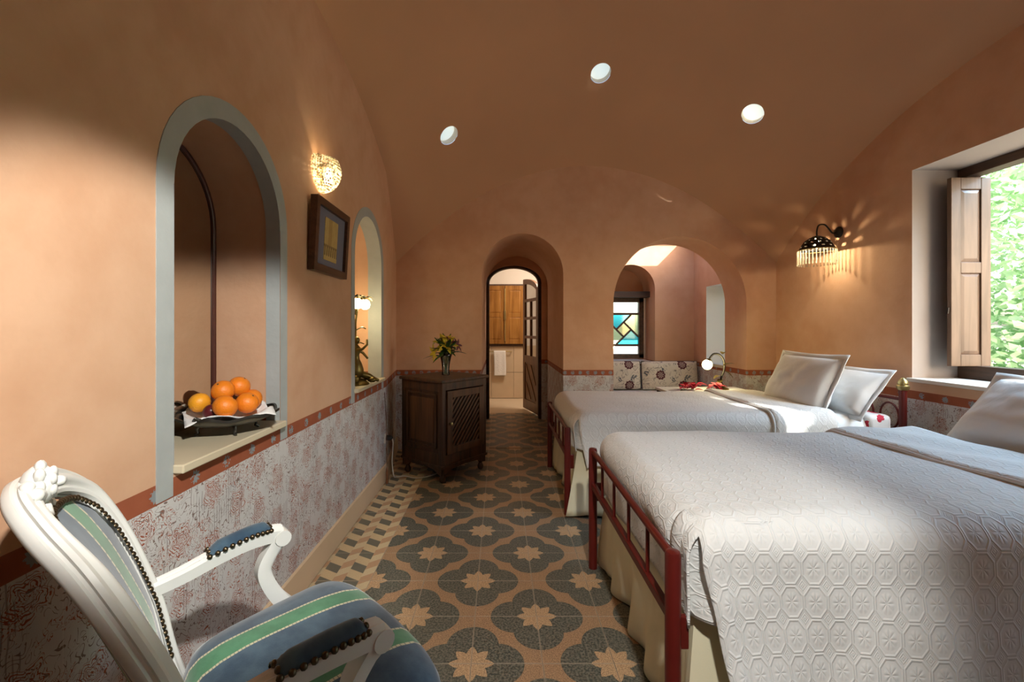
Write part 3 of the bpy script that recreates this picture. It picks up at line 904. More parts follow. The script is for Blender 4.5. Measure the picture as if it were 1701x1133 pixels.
# bathroom shutters, towel on its bar
sh = thing('window_4', (.10, BY, .90), 'closed honey coloured wooden shutters over the bathroom tiles', 'window', kind='structure')
MB().box((0, -.02, .52), (.74, .05, 1.06)).build('window_frame', M['frame_wood'], sh, bevel=.004)
for s_ in (-1, 1):
    x0_, x1_ = (-.335, -.004) if s_ < 0 else (.004, .335)
    shutter_leaf('shutter', x0_, x1_, -.065, .03, 1.02, sh, [.52], 'amber_wood')
MB().tube([(0, -.09, .08), (0, -.09, .97)], .008, 8).build('bolt', M['brass'], sh, smooth=40)
MB().box((0, -.092, .52), (.035, .016, .16)).build('bolt_plate', M['brass'], sh, bevel=.004)
tb = thing('towel_rail', (.02, BY - .012, .80), 'thin metal rail holding the towel in the bathroom', 'rail')
MB().tube([(-.20, -.05, 0), (.20, -.05, 0)], .007, 8).build('bar', M['brass'], tb, smooth=40)
for x in (-.19, .19): MB().tube([(x, 0, 0), (x, -.05, 0)], .008, 8).build('bracket', M['brass'], tb, smooth=40)
b = MB()
def tw(u, v):
    s = (v - .5) * .86
    yy = -.0625 - .012 * 0; z = 0
    if s < -.02: y_, z_ = -.052 + .013, -abs(s) + .02
    elif s > .02: y_, z_ = -.052 - .013, -abs(s) + .02
    else: y_, z_ = -.052 - .013 * sin(s / .02 * pi / 2), .0 + .011 * cos(s / .02 * pi / 2)
    return ((u - .5) * .20 + .004 * sin(v * 9), y_ + .002 * sin(u * 12), z_)
b.grid(10, 60, tw)
t_ = b.build('towel', M['towel'], None, smooth=60, solid=.006); t_.location = (.015, BY - .012, .80); tag(t_, 'white towel hanging on the bathroom rail', 'towel')

# ------------------------------------------------------------------ beds
def fold(t, r):
    """cloth running over an edge: arc of radius r then straight down; t<0 is on the top"""
    L = r * pi / 2
    if t <= 0: return t, 0
    if t < L: a = t / r; return r * sin(a), r * (1 - cos(a))
    return r, r + (t - L)


def bedspread(name, x0, x1, y0, y1, zt, side, far_side, foot, label, fold_x, seed, shear=.2):
    """quilt lying over the bed: top, foot flap and both side drops, open at the corners"""
    R = .085
    na, nb = 110, 150
    A0, A1 = -foot, x1 - x0
    B0, B1 = -side, (y1 - y0) + far_side
    Wd = y1 - y0
    b = MB(); uvs = []
    def P(u, v):
        a = A0 + (A1 - A0) * u; bb = B0 + (B1 - B0) * v
        uvs.append((a, bb))
        hx, dx = fold(-a + R * .9, R) if a < R else (0, 0)
        x = x0 + R * .9 - hx + 0 if a < R else x0 + a
        if bb < R:
            hy, dy = fold(-bb + R * .9, R); y = y0 + R * .9 - hy
        elif bb > Wd - R:
            hy, dy = fold(bb - Wd + R * .9, R); y = y1 - R * .9 + hy
        else: dy = 0; y = y0 + bb
        z = zt - dx - dy
        nz = mnoise.noise(Vector((a * 2.2, bb * 2.6, seed))) ; n2 = mnoise.noise(Vector((a * 7, bb * 6, seed + 9)))
        top = max(0, 1 - (dx + dy) / .1)
        z += top * (.010 * nz + .003 * n2)
        if dy > 0:
            k = max(0, dy - R)
            out = .16 * k * k + .012 * sin(a * 9 + seed) * min(1, k / .25) + .008 * n2 * min(1, k / .1)
            y += (-out if bb < R else out)
            if bb < R: x += shear * k * max(0, 1 - a / .5)
        if dx > 0:
            k = max(0, dx - R); x += -.010 * sin(bb * 8 + seed) * min(1, k / .2) + .006 * n2 + .06 * k
            if bb < R * 1.5 or bb > Wd - R * 1.5: x += .012
        return (x, y, z)
    def skip(u, v):
        a = A0 + (A1 - A0) * u; bb = B0 + (B1 - B0) * v
        return a < .02 and (bb < .015 or bb > Wd - .015)
    b.grid(na, nb, P, skip); b.uv = uvs
    o = b.build(name, M['quilt'], None, smooth=70, solid=.006); tag(o, label, 'bedspread', 'white quilted bedspreads')
    # the foot flap turned round the near corner, under the side drop
    c = MB(); uv3 = []
    def T(u, v):
        dz = .012 + (foot + .02) * v
        k = min(1, dz / .085); rr_ = .030 + .070 * sqrt(max(0, 1 - (1 - k) ** 2)) + .005 * sin(u * 12 + v * 3)
        uv3.append((-dz + 2, u * .3))
        if u < .45:
            ph = radians(-8 + 98 * u / .45); return (x0 + .101 - rr_ * cos(ph), y0 + .101 - rr_ * sin(ph), zt - dz)
        return (x0 + .101 + .26 * (u - .45) / .55, y0 + .101 - rr_, zt - dz)
    c.grid(26, 20, T); c.uv = uv3
    c.build('tucked_corner', M['quilt'], o, smooth=70, solid=.006)
    # turned back edge
    e = MB(); uv2 = []
    Bs = -min(side, .30)
    def Q(u, v):
        a = (fold_x - x0) + .40 * u; bb = Bs + (Wd - Bs + .06) * v
        uv2.append((a + 3, bb))
        if bb < R: hy, dy = fold(-bb + R * .9, R); y = y0 + R * .9 - hy
        elif bb > Wd - R: hy, dy = fold(bb - Wd + R * .9, R); y = y1 - R * .9 + hy
        else: dy = 0; y = y0 + bb
        top = max(0, 1 - dy / .1)
        nz = mnoise.noise(Vector((a * 2.2, bb * 2.6, seed))); n2 = mnoise.noise(Vector((a * 7, bb * 6, seed + 9)))
        z = zt - dy + top * (.010 * nz + .003 * n2)
        lift = .016 * min(1, u / .04) ** .5 + .004 * sin(bb * 14 + a * 20) * top
        if dy > 0: y -= lift * .8 * (1 if bb < R else -1); z += lift * (1 - min(1, dy / R))
        else: z += lift
        return (x0 + a + .02 * sin(bb * 3 + seed), y, z)
    e.grid(26, 70, Q); e.uv = uv2
    e.build('turned_back_edge', M['quilt'], o, smooth=70, solid=.010)
    pp = []
    for i in range(71):
        q = Q(0.0, i / 70); q1 = Q(.02, i / 70); pp.append((q[0], q1[1], q1[2] - .004))
    MB().tube(pp, .008, 8).build('piped_hem', M['linen'], o, smooth=60)
    return o


def bed(name, x0, ya, yb, xh, zt, hp, label, seed, head):
    """iron bed: x0 foot plane, ya near and yb far posts, hp foot post height"""
    bt = thing(name, (x0, (ya + yb) / 2, 0), label, 'bed', group='red iron beds')
    L = xh - x0; hw = (yb - ya) / 2
    for s in (-1, 1):
        MB().lathe([(.021, 0), (.021, hp - .012), (.018, hp - .003), (.008, hp)], 16, (0, s * hw, 0)).build('foot_post', M['iron_red'], bt, smooth=40)
    MB().tube([(0, -hw, hp - .018), (0, hw, hp - .018)], .0125, 10).build('top_rail', M['iron_red'], bt, smooth=40)
    zl = hp - .185
    MB().bar((0, -hw, zl), (0, hw, zl), .022, .03).build('bottom_rail', M['iron_red'], bt, bevel=.004)
    for i in range(4):
        y = -hw + 2 * hw * (i + 1) / 5
        MB().tube([(0, y, zl), (0, y, hp - .018)], .0065, 8).build('spindle', M['iron_red'], bt, smooth=40)
    for s in (-1, 1):
        MB().box((.026, s * hw, zl - .035), (.030, .014, .09)).build('bracket', M['iron_red'], bt, bevel=.003)
        MB().bar((.12, s * (hw - .09), .38), (L - .1, s * (hw - .09), .38), .03, .05).build('side_rail', M['iron_red'], bt)
    # mattress with rounded edges
    b = MB(); m0, m1 = .095, L - .14
    def ring(z, ins): return [(m0 + ins, -hw + .035 + ins), (m1 - ins, -hw + .035 + ins), (m1 - ins, hw - .035 - ins), (m0 + ins, hw - .035 - ins)]
    zs = [(.30, .02), (.32, 0), (zt - .10, 0), (zt - .05, .018), (zt - .02, .055), (zt - .016, .10)]
    for z, ins in zs: b.v += [(x, y, z) for x, y in ring(z, ins)]
    for j in range(len(zs) - 1): b.f += [(j * 4 + i, j * 4 + (i + 1) % 4, j * 4 + 4 + (i + 1) % 4, j * 4 + 4 + i) for i in range(4)]
    n = len(b.v) - 4; b.f += [(3, 2, 1, 0), (n, n + 1, n + 2, n + 3)]
    b.build('mattress', M['linen'], bt, smooth=70)
    # skirt: hangs from the mattress base to the floor, pleated at the corners
    path = []
    xe = L - .25
    per = [(xe, -hw + .03), (.075, -hw + .03), (.075, hw - .03), (xe, hw - .03)]
    n1, n2 = 46, 60
    pts_ = [(per[0][0] + (per[1][0] - per[0][0]) * i / n1, per[0][1], 0, -1) for i in range(n1)] + \
           [(.075, per[1][1] + (per[2][1] - per[1][1]) * i / n2, -1, 0) for i in range(n2)] + \
           [(per[2][0] + (per[3][0] - per[2][0]) * i / n1, per[2][1], 0, 1) for i in range(n1 + 1)]
    rows = 12; vs = []; N = len(pts_)
    for j in range(rows + 1):
        t = j / rows
        for i, (x, y, nx, ny) in enumerate(pts_):
            s = i * .02
            dc = min(abs(i - n1), abs(i - n1 - n2)) * .02
            flare = t * (.010 + .085 * exp(-(dc / .08) ** 2) + .048 * mnoise.noise(Vector((s * 3.2, seed, 0))) + .028 * sin(s * 15 + seed + 2 * sin(s * 4)) * t)
            if abs(i - n1) < 4 or abs(i - n1 - n2) < 4:
                cx = -1; cy = -1 if i < n1 + 10 else 1
                ox, oy = cx * .71, cy * .71
            else: ox, oy = nx, ny
            z = .44 - t * (.43 + .006 * sin(s * 5))
            vs.append((x + ox * flare, y + oy * flare, z))
    fsk = [(j * N + i, j * N + i + 1, (j + 1) * N + i + 1, (j + 1) * N + i) for j in range(rows) for i in range(N - 1)]
    MB().raw(vs, fsk).build('bed_skirt', M['skirt'], bt, smooth=80, solid=.004)
    # headboard
    hh = .80
    for s in (-1, 1):
        MB().lathe([(.021, 0), (.021, hh)], 14, (L, s * hw, 0)).build('head_post', M['iron_red'], bt, smooth=40)
        f = MB().lathe([(.024, hh), (.034, hh + .012), (.034, hh + .03), (.026, hh + .035), (.030, hh + .045), (.022, hh + .065), (.008, hh + .078), (1e-4, hh + .082)], 16, (L, s * hw, 0))
        f.build('finial', M['brass'], bt, smooth=50)
    for z in (.50, .74): MB().tube([(L, -hw, z), (L, hw, z)], .011, 8).build('head_rail', M['iron_red'], bt, smooth=40)
    for i in range(5):
        c = -hw + 2 * hw * (i + .5) / 5
        MB().tube([(L, c + .07 * cos(a), .62 + .085 * sin(a)) for a in [2 * pi * k / 20 for k in range(21)]], .0065, 6).build('head_ring', M['iron_red'], bt, smooth=40)
    return bt


def pillow(name, loc, size, rx, label, seed, mat='linen', flange=.035, rz=0, roll=0):
    """soft pillow: local x = width, y = thickness, z = height; leaning by rx"""
    b = MB(); nu, nv = 30, 22; wx, th, hz = size
    def prof(u, v):
        a = 1 - abs(2 * u - 1) ** 2.6; c = 1 - abs(2 * v - 1) ** 2.6
        return max(0, a * c) ** .42
    for side in (-1, 1):
        def S(u, v):
            uu = 2 * u - 1; vv = 2 * v - 1
            k = prof(u, v)
            px = uu * wx / 2 * (1 - .05 * (1 - vv * vv) * (1 if abs(uu) > .4 else .5) * 0 - .04 * (1 - abs(vv)) * abs(uu) ** 3)
            pz = vv * hz / 2 * (1 - .06 * (1 - abs(uu)) * abs(vv) ** 3)
            n = mnoise.noise(Vector((u * 5, v * 4, seed + side))) * .35 + mnoise.noise(Vector((u * 11, v * 9, seed))) * .16
            sag = 1 + .25 * (-vv)
            py = side * (th / 2 * k * sag * (1 + .35 * n) + .002) + .012 * mnoise.noise(Vector((u * 3, v * 3, seed + 4))) * (1 - k)
            return (px, py, pz)
        b.grid(nu, nv, S)
    # weld the rim
    o = b.build(name, M[mat], None, smooth=80)
    o.location = loc; o.rotation_euler = (rx, roll, rz); tag(o, label, 'pillow', 'white pillows on the beds')
    e = MB()
    if flange:
        pr = []
        for i in range(88):
            t = i / 88 * 4; s = t % 1; k = int(t)
            q = [(-1 + 2 * s, -1), (1, -1 + 2 * s), (1 - 2 * s, 1), (-1, 1 - 2 * s)][k]
            pr.append(q)
        vs = []
        for gx, off in ((0, 0), (1, 1)):
            for (a, c) in pr:
                shr = (1 - .04 * (1 - abs(c)) * abs(a) ** 3); shz = (1 - .06 * (1 - abs(a)) * abs(c) ** 3)
                ex = flange * gx
                vs.append((a * (wx / 2 * shr - .004 + ex), .004 * sin(a * 7 + c * 5) * gx, c * (hz / 2 * shz - .004 + ex)))
        n = 88
        e.raw(vs, [(i, (i + 1) % n, n + (i + 1) % n, n + i) for i in range(n)])
        e.build('flange', M[mat], o, smooth=80, solid=.004)
    return o

NB = bed('bed', .47, 1.18, 2.186, 2.62, .68, .60, 'nearer bed with a red iron foot rail and cream skirt', 3.1, 0)
FB = bed('bed', .44, 2.81, 3.78, 2.60, .645, .562, 'farther bed with a red iron foot rail, below the alcove arch', 8.4, 0)
bedspread('bedspread', .50, 2.02, 1.145, 2.20, .690, .62, .30, .24, 'white quilted bedspread hanging to the floor on the nearer bed', 1.66, 2.0)
bedspread('bedspread', .475, 2.12, 2.775, 3.80, .655, .30, .25, .20, 'white quilted bedspread on the farther bed, below the alcove arch', 1.76, 5.0)
# red rose sheet at the head of the far bed
b = MB().box((2.475, 3.28, .565), (.16, .90, .14)); o = b.build('rolled_sheet', M['rose'], None, bevel=.03, smooth=60)
tag(o, 'white sheet with red roses at the head of the farther bed', 'sheet')

pillow('pillow', (2.24, 3.24, .808), (.62, .17, .40), radians(-24), 'front white pillow leaning on another on the farther bed', 1.0, rz=radians(-90))
pillow('pillow', (2.425, 3.12, .765), (.60, .15, .34), radians(-36), 'white pillow tucked behind another on the farther bed', 6.0, rz=radians(-90))
pillow('pillow', (2.28, 1.74, .812), (.70, .20, .38), radians(-40), 'plump white pillow on the nearer bed', 11.0, rz=radians(-90))

# ------------------------------------------------------------------ armchair
ch = thing('armchair', (-.41, .97, 0), 'white carved armchair in blue and green striped velvet with nailhead trim', 'armchair', rz=radians(-46))
# local: x = sitter's right, y = forward
def fb(z):      # how far back the backrest stands at height z
    return -.256 - .26 * (z - .42) - .16 * max(0, z - .62) ** 1.15 * 1.0
def fc(x, z): return fb(z) + .050 * min(1, abs(x) / .235) ** 2      # the back is hollow: its sides come forward
def smoothpath(pts, n=6):
    out = []
    P = [Vector(p) for p in pts]
    for i in range(len(P) - 1):
        p0, p1, p2, p3 = P[max(i - 1, 0)], P[i], P[i + 1], P[min(i + 2, len(P) - 1)]
        for k in range(n):
            t = k / n
            out.append(.5 * ((2 * p1) + (-p0 + p2) * t + (2 * p0 - 5 * p1 + 4 * p2 - p3) * t * t + (-p0 + 3 * p1 - 3 * p2 + p3) * t ** 3))
    out.append(P[-1]); return out
half = [(.205, .40), (.205, .50), (.222, .60), (.236, .72), (.238, .80), (.216, .874), (.155, .918), (.075, .936), (0, .942)]
full = [(-x, z) for x, z in half] + [(x, z) for x, z in half[::-1][1:]]
bp = smoothpath([(x, fc(x, z), z) for x, z in full], 5)
back_n = Vector((0, 1, .36)).normalized()
_h = [(-.030, -.024), (-.024, -.034), (-.012, -.036), (-.008, -.030), (-.003, -.030), (.001, -.037), (.010, -.035), (.014, -.027), (.010, -.020), (.012, -.015), (.020, -.012), (.024, -.004)]
prof_frame = _h + [(a, -b_) for a, b_ in _h[::-1]]
MB().sweep(bp, [(a * .72, b_ * .70) for a, b_ in prof_frame], back_n).build('back_frame', M['paint_white'], ch, smooth=50)
MB().sweep([(x, fb(.47), .47) for x in (-.2, -.1, 0, .1, .2)], [(-.02, -.025), (.018, -.025), (.022, 0), (.018, .025), (-.02, .025)], (0, 1, .3)).build('back_rail', M['paint_white'], ch, smooth=50)
# back upholstery: domed panel inside the frame
def back_half(z):
    hh = [(.176, .50), (.195, .60), (.207, .72), (.207, .79), (.186, .852), (.135, .891), (.06, .906), (0, .909)]
    if z <= hh[0][1]: return hh[0][0]
    for (xa, za), (xb, zb) in zip(hh, hh[1:]):
        if za <= z <= zb: t = (z - za) / (zb - za + 1e-9); return xa + (xb - xa) * t
    return 0
b = MB()
ztop_p = .908
def BK(u, v):
    z = .50 + (ztop_p - .50) * (1 - (1 - v) ** 1.8 if v > 0 else 0)
    wv = back_half(z); x = (2 * u - 1) * wv
    k = (1 - abs(2 * u - 1) ** 3) * (1 - abs(2 * ((z - .50) / (ztop_p - .5)) - 1) ** 3.2)
    return (x, fc(x, z) + .006 + .024 * max(0, k), z)
b.grid(28, 34, BK); b.build('back_upholstery', M['stripe'], ch, smooth=80)
b = MB(); b.grid(10, 14, lambda u, v: (BK(u, v)[0], fc(BK(u, v)[0], BK(u, v)[2]) - .012, BK(u, v)[2])); b.build('back_panel', M['stripe'], ch, smooth=80)
# nailheads
rim = []
zz = [.50 + .408 * i / 60 for i in range(61)]
rimpts = [Vector((-back_half(z), fc(back_half(z), z) + .014, z)) for z in zz] + [Vector((back_half(z), fc(back_half(z), z) + .014, z)) for z in zz[::-1]]
nail0 = None
def nail_at(p, nrm, r=.0062):
    global nail0
    if nail0 is None:
        nail0 = MB().lathe([(r, -.001), (r * .95, .0022), (r * .6, .0042), (1e-4, .0050)], 8, cap=False).build('nailhead', M['nail'], ch, smooth=60); o = nail0
    else: o = copy_part(nail0, ch)
    o.location = p; o.rotation_euler = Vector((0, 0, 1)).rotation_difference(Vector(nrm)).to_euler()
acc = 0; last = rimpts[0]; nail_at(last, back_n)
for p in rimpts[1:]:
    seg = (p - last).length; 
    while seg >= .0125:
        last = last + (p - last).normalized() * .0125; nail_at(last, back_n); seg = (p - last).length
# carved crest: rosette with scrolling leaves
cr = MB(); co = Vector((0, fb(.95) + .012, .950))
cr.sphere(co + Vector((0, .004, .006)), .030, 12, 8, (1.0, .75, 1.05))
for lay, (n_, rad, rz_, dy_) in enumerate(((9, .026, .0120, .006), (6, .016, .0095, .020))):
    for k in range(n_):
        a = 2 * pi * (k + .5 * lay) / n_
        cr.sphere(co + Vector((rad * cos(a), dy_, .008 + rad * sin(a))), rz_, 8, 6, (1, .62, 1))
cr.sphere(co + Vector((0, .027, .008)), .0085, 8, 6)
for s in (-1, 1):
    for k in range(5):
        t_ = k / 4
        cr.sphere(co + Vector((s * (.038 + .050 * t_), .004, .000 - .022 * t_ + .010 * (k % 2))), .0145 - .006 * t_, 8, 6, (1.5, .8, .75))
        cr.sphere(co + Vector((s * (.034 + .046 * t_), -.006, .014 - .020 * t_)), .012 - .005 * t_, 8, 6, (1.5, .8, .7))
    cr.tube([co + Vector((s * .012, .014, -.026)), co + Vector((s * .030, .016, -.034)), co + Vector((s * .046, .014, -.030)), co + Vector((s * .050, .012, -.020)), co + Vector((s * .042, .012, -.016))], [.006, .007, .006, .005, .004], 7)
cr.sphere(co + Vector((0, .010, -.032)), .012, 8, 6, (1, .8, 1.2))
cr.build('carved_crest', M['paint_white'], ch, smooth=60)
# seat cushion
b = MB(); nr, na_ = 12, 56
def seat_edge(a):
    c, s = cos(a), sin(a)
    e = .36
    x = abs(c) ** e * (1 if c >= 0 else -1); y = abs(s) ** e * (1 if s >= 0 else -1)
    t = (y + 1) / 2
    X = x * (.225 + .060 * t); Y = -.02 + .20 * y + (.022 * (1 - x * x) if y > 0 else 0)
    return X, Y
vs = []; rows = []
prof_seat = [(1.0, .385), (1.012, .405), (1.015, .43), (1.0, .455), (.96, .475), (.88, .490), (.72, .502), (.5, .510), (.25, .514), (.001, .515)]
for k, z in prof_seat:
    for i in range(na_):
        X, Y = seat_edge(2 * pi * i / na_); vs.append((X * k, -.02 + (Y + .02) * k, z))
fs = [(j * na_ + i, j * na_ + (i + 1) % na_, (j + 1) * na_ + (i + 1) % na_, (j + 1) * na_ + i) for j in range(len(prof_seat) - 1) for i in range(na_)]
b.raw(vs, fs); b.build('seat', M['stripe'], ch, smooth=80)
# seat rail
rp = []
for i in range(40):
    X, Y = seat_edge(2 * pi * i / 40); rp.append((X * .985, -.02 + (Y + .02) * .985, .36))
MB().sweep(rp, [(-.04, -.012), (-.035, .014), (.0, .010), (.03, .016), (.034, -.012)], (0, 0, 1), closed=True).build('seat_rail', M['paint_white'], ch, smooth=45)
# arms, pads, legs
for s in (-1, 1):
    ap = smoothpath([(s * .226, fb(.655) + .052, .632), (s * .238, -.205, .638), (s * .252, -.13, .652), (s * .262, -.06, .660), (s * .264, -.010, .658), (s * .263, .012, .654)], 6)
    prof_arm = [(-.018, -.019), (.010, -.021), (.017, -.013), (.014, -.006), (.019, 0), (.014, .006), (.017, .013), (.010, .021), (-.018, .019)]
    sc = [.85] * len(ap)
    MB().sweep(ap, prof_arm, (0, 0, 1), scale=[.8 + .25 * min(1, i / 20) for i in range(len(ap))]).build('armrest', M['paint_white'], ch, smooth=50)
    sp = smoothpath([(s * .263, .020, .654), (s * .262, -.002, .630), (s * .257, -.032, .585), (s * .255, -.030, .55), (s * .257, .0, .49), (s * .262, .045, .43), (s * .262, .07, .375)], 5)
    MB().sweep(sp, [(-.016, -.018), (.010, -.020), (.020, -.010), (.016, 0), (.020, .010), (.010, .020), (-.016, .018)], (0, 1, 0), scale=[1.05 if i < 6 else .95 for i in range(len(sp))]).build('arm_support', M['paint_white'], ch, smooth=50)
    MB().lathe([(.020, -.024), (.021, 0), (.020, .024)], 14, (s * .263, .012, .645), (1, 0, 0)).build('scroll', M['paint_white'], ch, smooth=40)
    # pad
    def AP(u, v):
        i = 10 + v * 13; i0 = int(i); f_ = i - i0; p = ap[i0].lerp(ap[min(i0 + 1, len(ap) - 1)], f_)
        a = pi * u; e = min(1, 6 * min(v, 1 - v) + .25) ** .6
        return (p.x + .021 * cos(a) * (.75 + .25 * e), p.y, p.z + .014 + .020 * sin(a) * e)
    pd = MB().grid(10, 16, AP).build('arm_pad', M['stripe'], ch, smooth=80)
    for sd in (-1, 1):
        for k in range(11):
            q = Vector(AP(0 if sd > 0 else 1, k / 10)); nail_at(q + Vector((sd * .001, 0, 0)), (sd, 0, .25), .0066)
    for v_ in (0, 1):
        for k in (1, 2): 
            q = Vector(AP(k / 3, v_)); nail_at(q, (0, -1 if v_ == 0 else 1, .3), .0066)
    lg = smoothpath([(s * .235, .155, .40), (s * .262, .180, .33), (s * .262, .182, .26), (s * .245, .165, .15), (s * .240, .165, .06), (s * .248, .180, .0)], 5)
    rs = [.030 - .016 * min(1, i / 18) for i in range(len(lg))]; rs[-1] = rs[-2] = rs[-3] = .018
    MB().tube(lg, rs, 10).build('leg', M['paint_white'], ch, smooth=60)
    lg = smoothpath([(s * .205, fb(.42), .42), (s * .205, -.225, .33), (s * .20, -.235, .2), (s * .20, -.27, .06), (s * .20, -.29, .0)], 5)
    MB().tube(lg, [.026 - .010 * i / (len(lg) - 1) for i in range(len(lg))], 10).build('leg', M['paint_white'], ch, smooth=60)

# ------------------------------------------------------------------ corner cabinet
cb = thing('cabinet', (-.462, 3.692, 0), 'dark wooden corner cabinet with a diagonal lattice door', 'cabinet', rz=radians(50.5))
CW, CD, Z0, Z1 = .51, .49, .135, .775     # local x runs along the lattice face (at -y), local -x face is the panelled side
hx, hy = CW / 2, CD / 2
# the lattice face is local y=-hy: door opening needs a real recess
b = MB()
b.box((0, hy - .009, (Z0 + Z1) / 2), (CW, .018, Z1 - Z0)).box((hx - .009, 0, (Z0 + Z1) / 2), (.018, CD - .02, Z1 - Z0))
b.box((0, 0, Z0 + .01), (CW - .04, CD - .04, .02)).box((0, 0, Z1 - .008), (CW - .04, CD - .04, .016))
b.box((-hx + .02, -hy + .02, (Z0 + Z1) / 2), (.04, .04, Z1 - Z0)).box((hx - .02, -hy + .02, (Z0 + Z1) / 2), (.04, .04, Z1 - Z0)).box((-hx + .02, hy - .02, (Z0 + Z1) / 2), (.04, .04, Z1 - Z0))
b.box((0, -hy + .014, Z1 - .03), (CW - .08, .026, .06)).box((0, -hy + .014, Z0 + .04), (CW - .08, .026, .08))
b.box((-hx + .014, 0, Z1 - .035), (.026, CD - .08, .07)).box((-hx + .014, 0, Z0 + .045), (.026, CD - .08, .09))
b.box((-hx + .018, 0, (Z0 + Z1) / 2), (.018, CD - .08, Z1 - Z0))
b.build('body', M['cabinet'], cb, bevel=.003)
b = MB().box((0, 0, .788), (CW + .035, CD + .035, .026)); b.build('top', M['cabinet'], cb, bevel=.006)
MB().box((0, 0, Z0 - .008), (CW + .016, CD + .016, .022)).build('plinth_moulding', M['cabinet'], cb, bevel=.005)
# shaped aprons
ap_l = [(-.5, 0), (.5, 0), (.5, -.055), (.42, -.05), (.30, -.022), (0, -.014), (-.30, -.022), (-.42, -.05), (-.5, -.055)]
MB().prism([(x * CW * .96, z) for x, z in ap_l], lambda x, z: (x, -hy, Z0 - .015 + z), lambda x, z: (x, -hy + .02, Z0 - .015 + z)).build('apron', M['cabinet'], cb)
MB().prism([(x * CD * .96, z) for x, z in ap_l], lambda x, z: (-hx, x, Z0 - .015 + z), lambda x, z: (-hx + .02, x, Z0 - .015 + z)).build('apron', M['cabinet'], cb)
# panelled side: moulded frame and raised panel
p0, p1, q0, q1 = -hy + .075, hy - .075, Z0 + .13, Z1 - .10
for a, c in (((p0, q0), (p1, q0)), ((p1, q0), (p1, q1)), ((p1, q1), (p0, q1)), ((p0, q1), (p0, q0))):
    MB().bar((-hx + .004, a[0], a[1]), (-hx + .004, c[0], c[1]), .016, .012, (1, 0, 0)).build('moulding', M['cabinet'], cb, bevel=.003)
MB().box((-hx + .008, 0, (q0 + q1) / 2), (.012, p1 - p0 - .06, q1 - q0 - .06)).build('side_panel', M['cabinet_light'], cb, bevel=.006)
# lattice door
dx0, dx1, dz0, dz1 = -hx + .045, hx - .045, Z0 + .085, Z1 - .065
b = MB(); st = .055; yd = -hy - .004
b.box((dx0 + st / 2, yd, (dz0 + dz1) / 2), (st, .022, dz1 - dz0)).box((dx1 - st / 2, yd, (dz0 + dz1) / 2), (st, .022, dz1 - dz0))
b.box(((dx0 + dx1) / 2, yd, dz1 - st / 2), (dx1 - dx0 - 2 * st, .021, st)).box(((dx0 + dx1) / 2, yd, dz0 + st / 2), (dx1 - dx0 - 2 * st, .021, st))
door = b.build('door', M['cabinet_light'], cb, bevel=.003)
lx0, lx1, lz0, lz1 = dx0 + st, dx1 - st, dz0 + st, dz1 - st
Wl, Hl = lx1 - lx0, lz1 - lz0
def slats(slope, step, yo, wdt):
    k = -Wl * slope
    c = -Wl * slope
    while c < Hl + Wl * abs(slope):
        # line z = c + slope*x inside the opening
        ends = []
        for x in (0, Wl):
            z = c + slope * x
            if 0 <= z <= Hl: ends.append((x, z))
        for z in (0, Hl):
            x = (z - c) / slope
            if 0 < x < Wl: ends.append((x, z))
        if len(ends) >= 2 and (Vector(ends[0]) - Vector(ends[1])).length > .02:
            a, e = ends[0], ends[1]
            MB().bar((lx0 + a[0], yo, lz0 + a[1]), (lx0 + e[0], yo, lz0 + e[1]), wdt, .008, (0, 1, 0)).build('slat', M['cabinet_light'], door)
        c += step
slats(1.15, .050, yd - .002, .017)
MB().box(((lx0 + lx1) / 2, yd + .020, (lz0 + lz1) / 2), (Wl + .02, .006, Hl + .02)).build('backing', M['black'], door)
MB().lathe([(.006, 0), (.006, .012), (.013, .018), (.013, .026), (.006, .031), (1e-4, .032)], 12, (dx0 + .022, yd - .011, .46), (0, -1, 0)).build('knob', M['brass'], door, smooth=50)
for sx, sy in ((-1, -1), (1, -1), (-1, 1), (1, 1)):
    MB().lathe([(.016, 0), (.024, .012), (.026, .03), (.018, .046), (.014, .055), (.026, .075), (.030, .10), (.028, .125)], 14, (sx * (hx - .035), sy * (hy - .035), 0)).build('foot', M['cabinet'], cb, smooth=50)

# ------------------------------------------------------------------ vase of lilies
vz = thing('flower_vase', (-.452, 3.70, .804), 'clear glass vase of yellow lilies and dark leaves on the cabinet', 'vase')
b = MB(); pr = [(.030, 0), (.032, .006), (.028, .03), (.033, .09), (.045, .15), (.058, .185)]
b.lathe(pr, 20, cap=False); b.lathe([(.001, .006), (.028, .010)], 20, cap=False); b.lathe([(.001, 0), (.030, 0)], 20, cap=False)
b.build('vase', M['glass_clear'], vz, smooth=60, solid=.003)
def leafmesh(p, d, L, wd_, mat, name, par, up=(0, 0, 1), curl=.3, n=6):
    d = Vector(d).normalized(); sd = d.cross(Vector(up)); 
    if sd.length < 1e-3: sd = Vector((1, 0, 0))
    sd.normalize(); nn = sd.cross(d)
    b = MB(); p = Vector(p); vs = []
    for i in range(n + 1):
        t = i / n; wv = wd_ * sin(pi * min(1, t * .92 + .06)) ** .8 * .5
        c = p + d * (L * t) - nn * (curl * L * t * t) 
        vs += [c - sd * wv + nn * wv * .35, c, c + sd * wv + nn * wv * .35]
    fs = []
    for i in range(n): a = i * 3; fs += [(a, a + 1, a + 4, a + 3), (a + 1, a + 2, a + 5, a + 4)]
    b.raw(vs, fs); return b.build(name, M[mat], par, smooth=80)
rnd = random.Random(4)
for k in range(9):
    a = 2 * pi * k / 9; e = (.055 * cos(a), .055 * sin(a), .23 + .03 * (k % 3))
    MB().tube([(.012 * cos(a + 2), .012 * sin(a + 2), .012), (.02 * cos(a), .02 * sin(a), .12), e], .0028, 5).build('flower_stem', M['leaf'], vz)
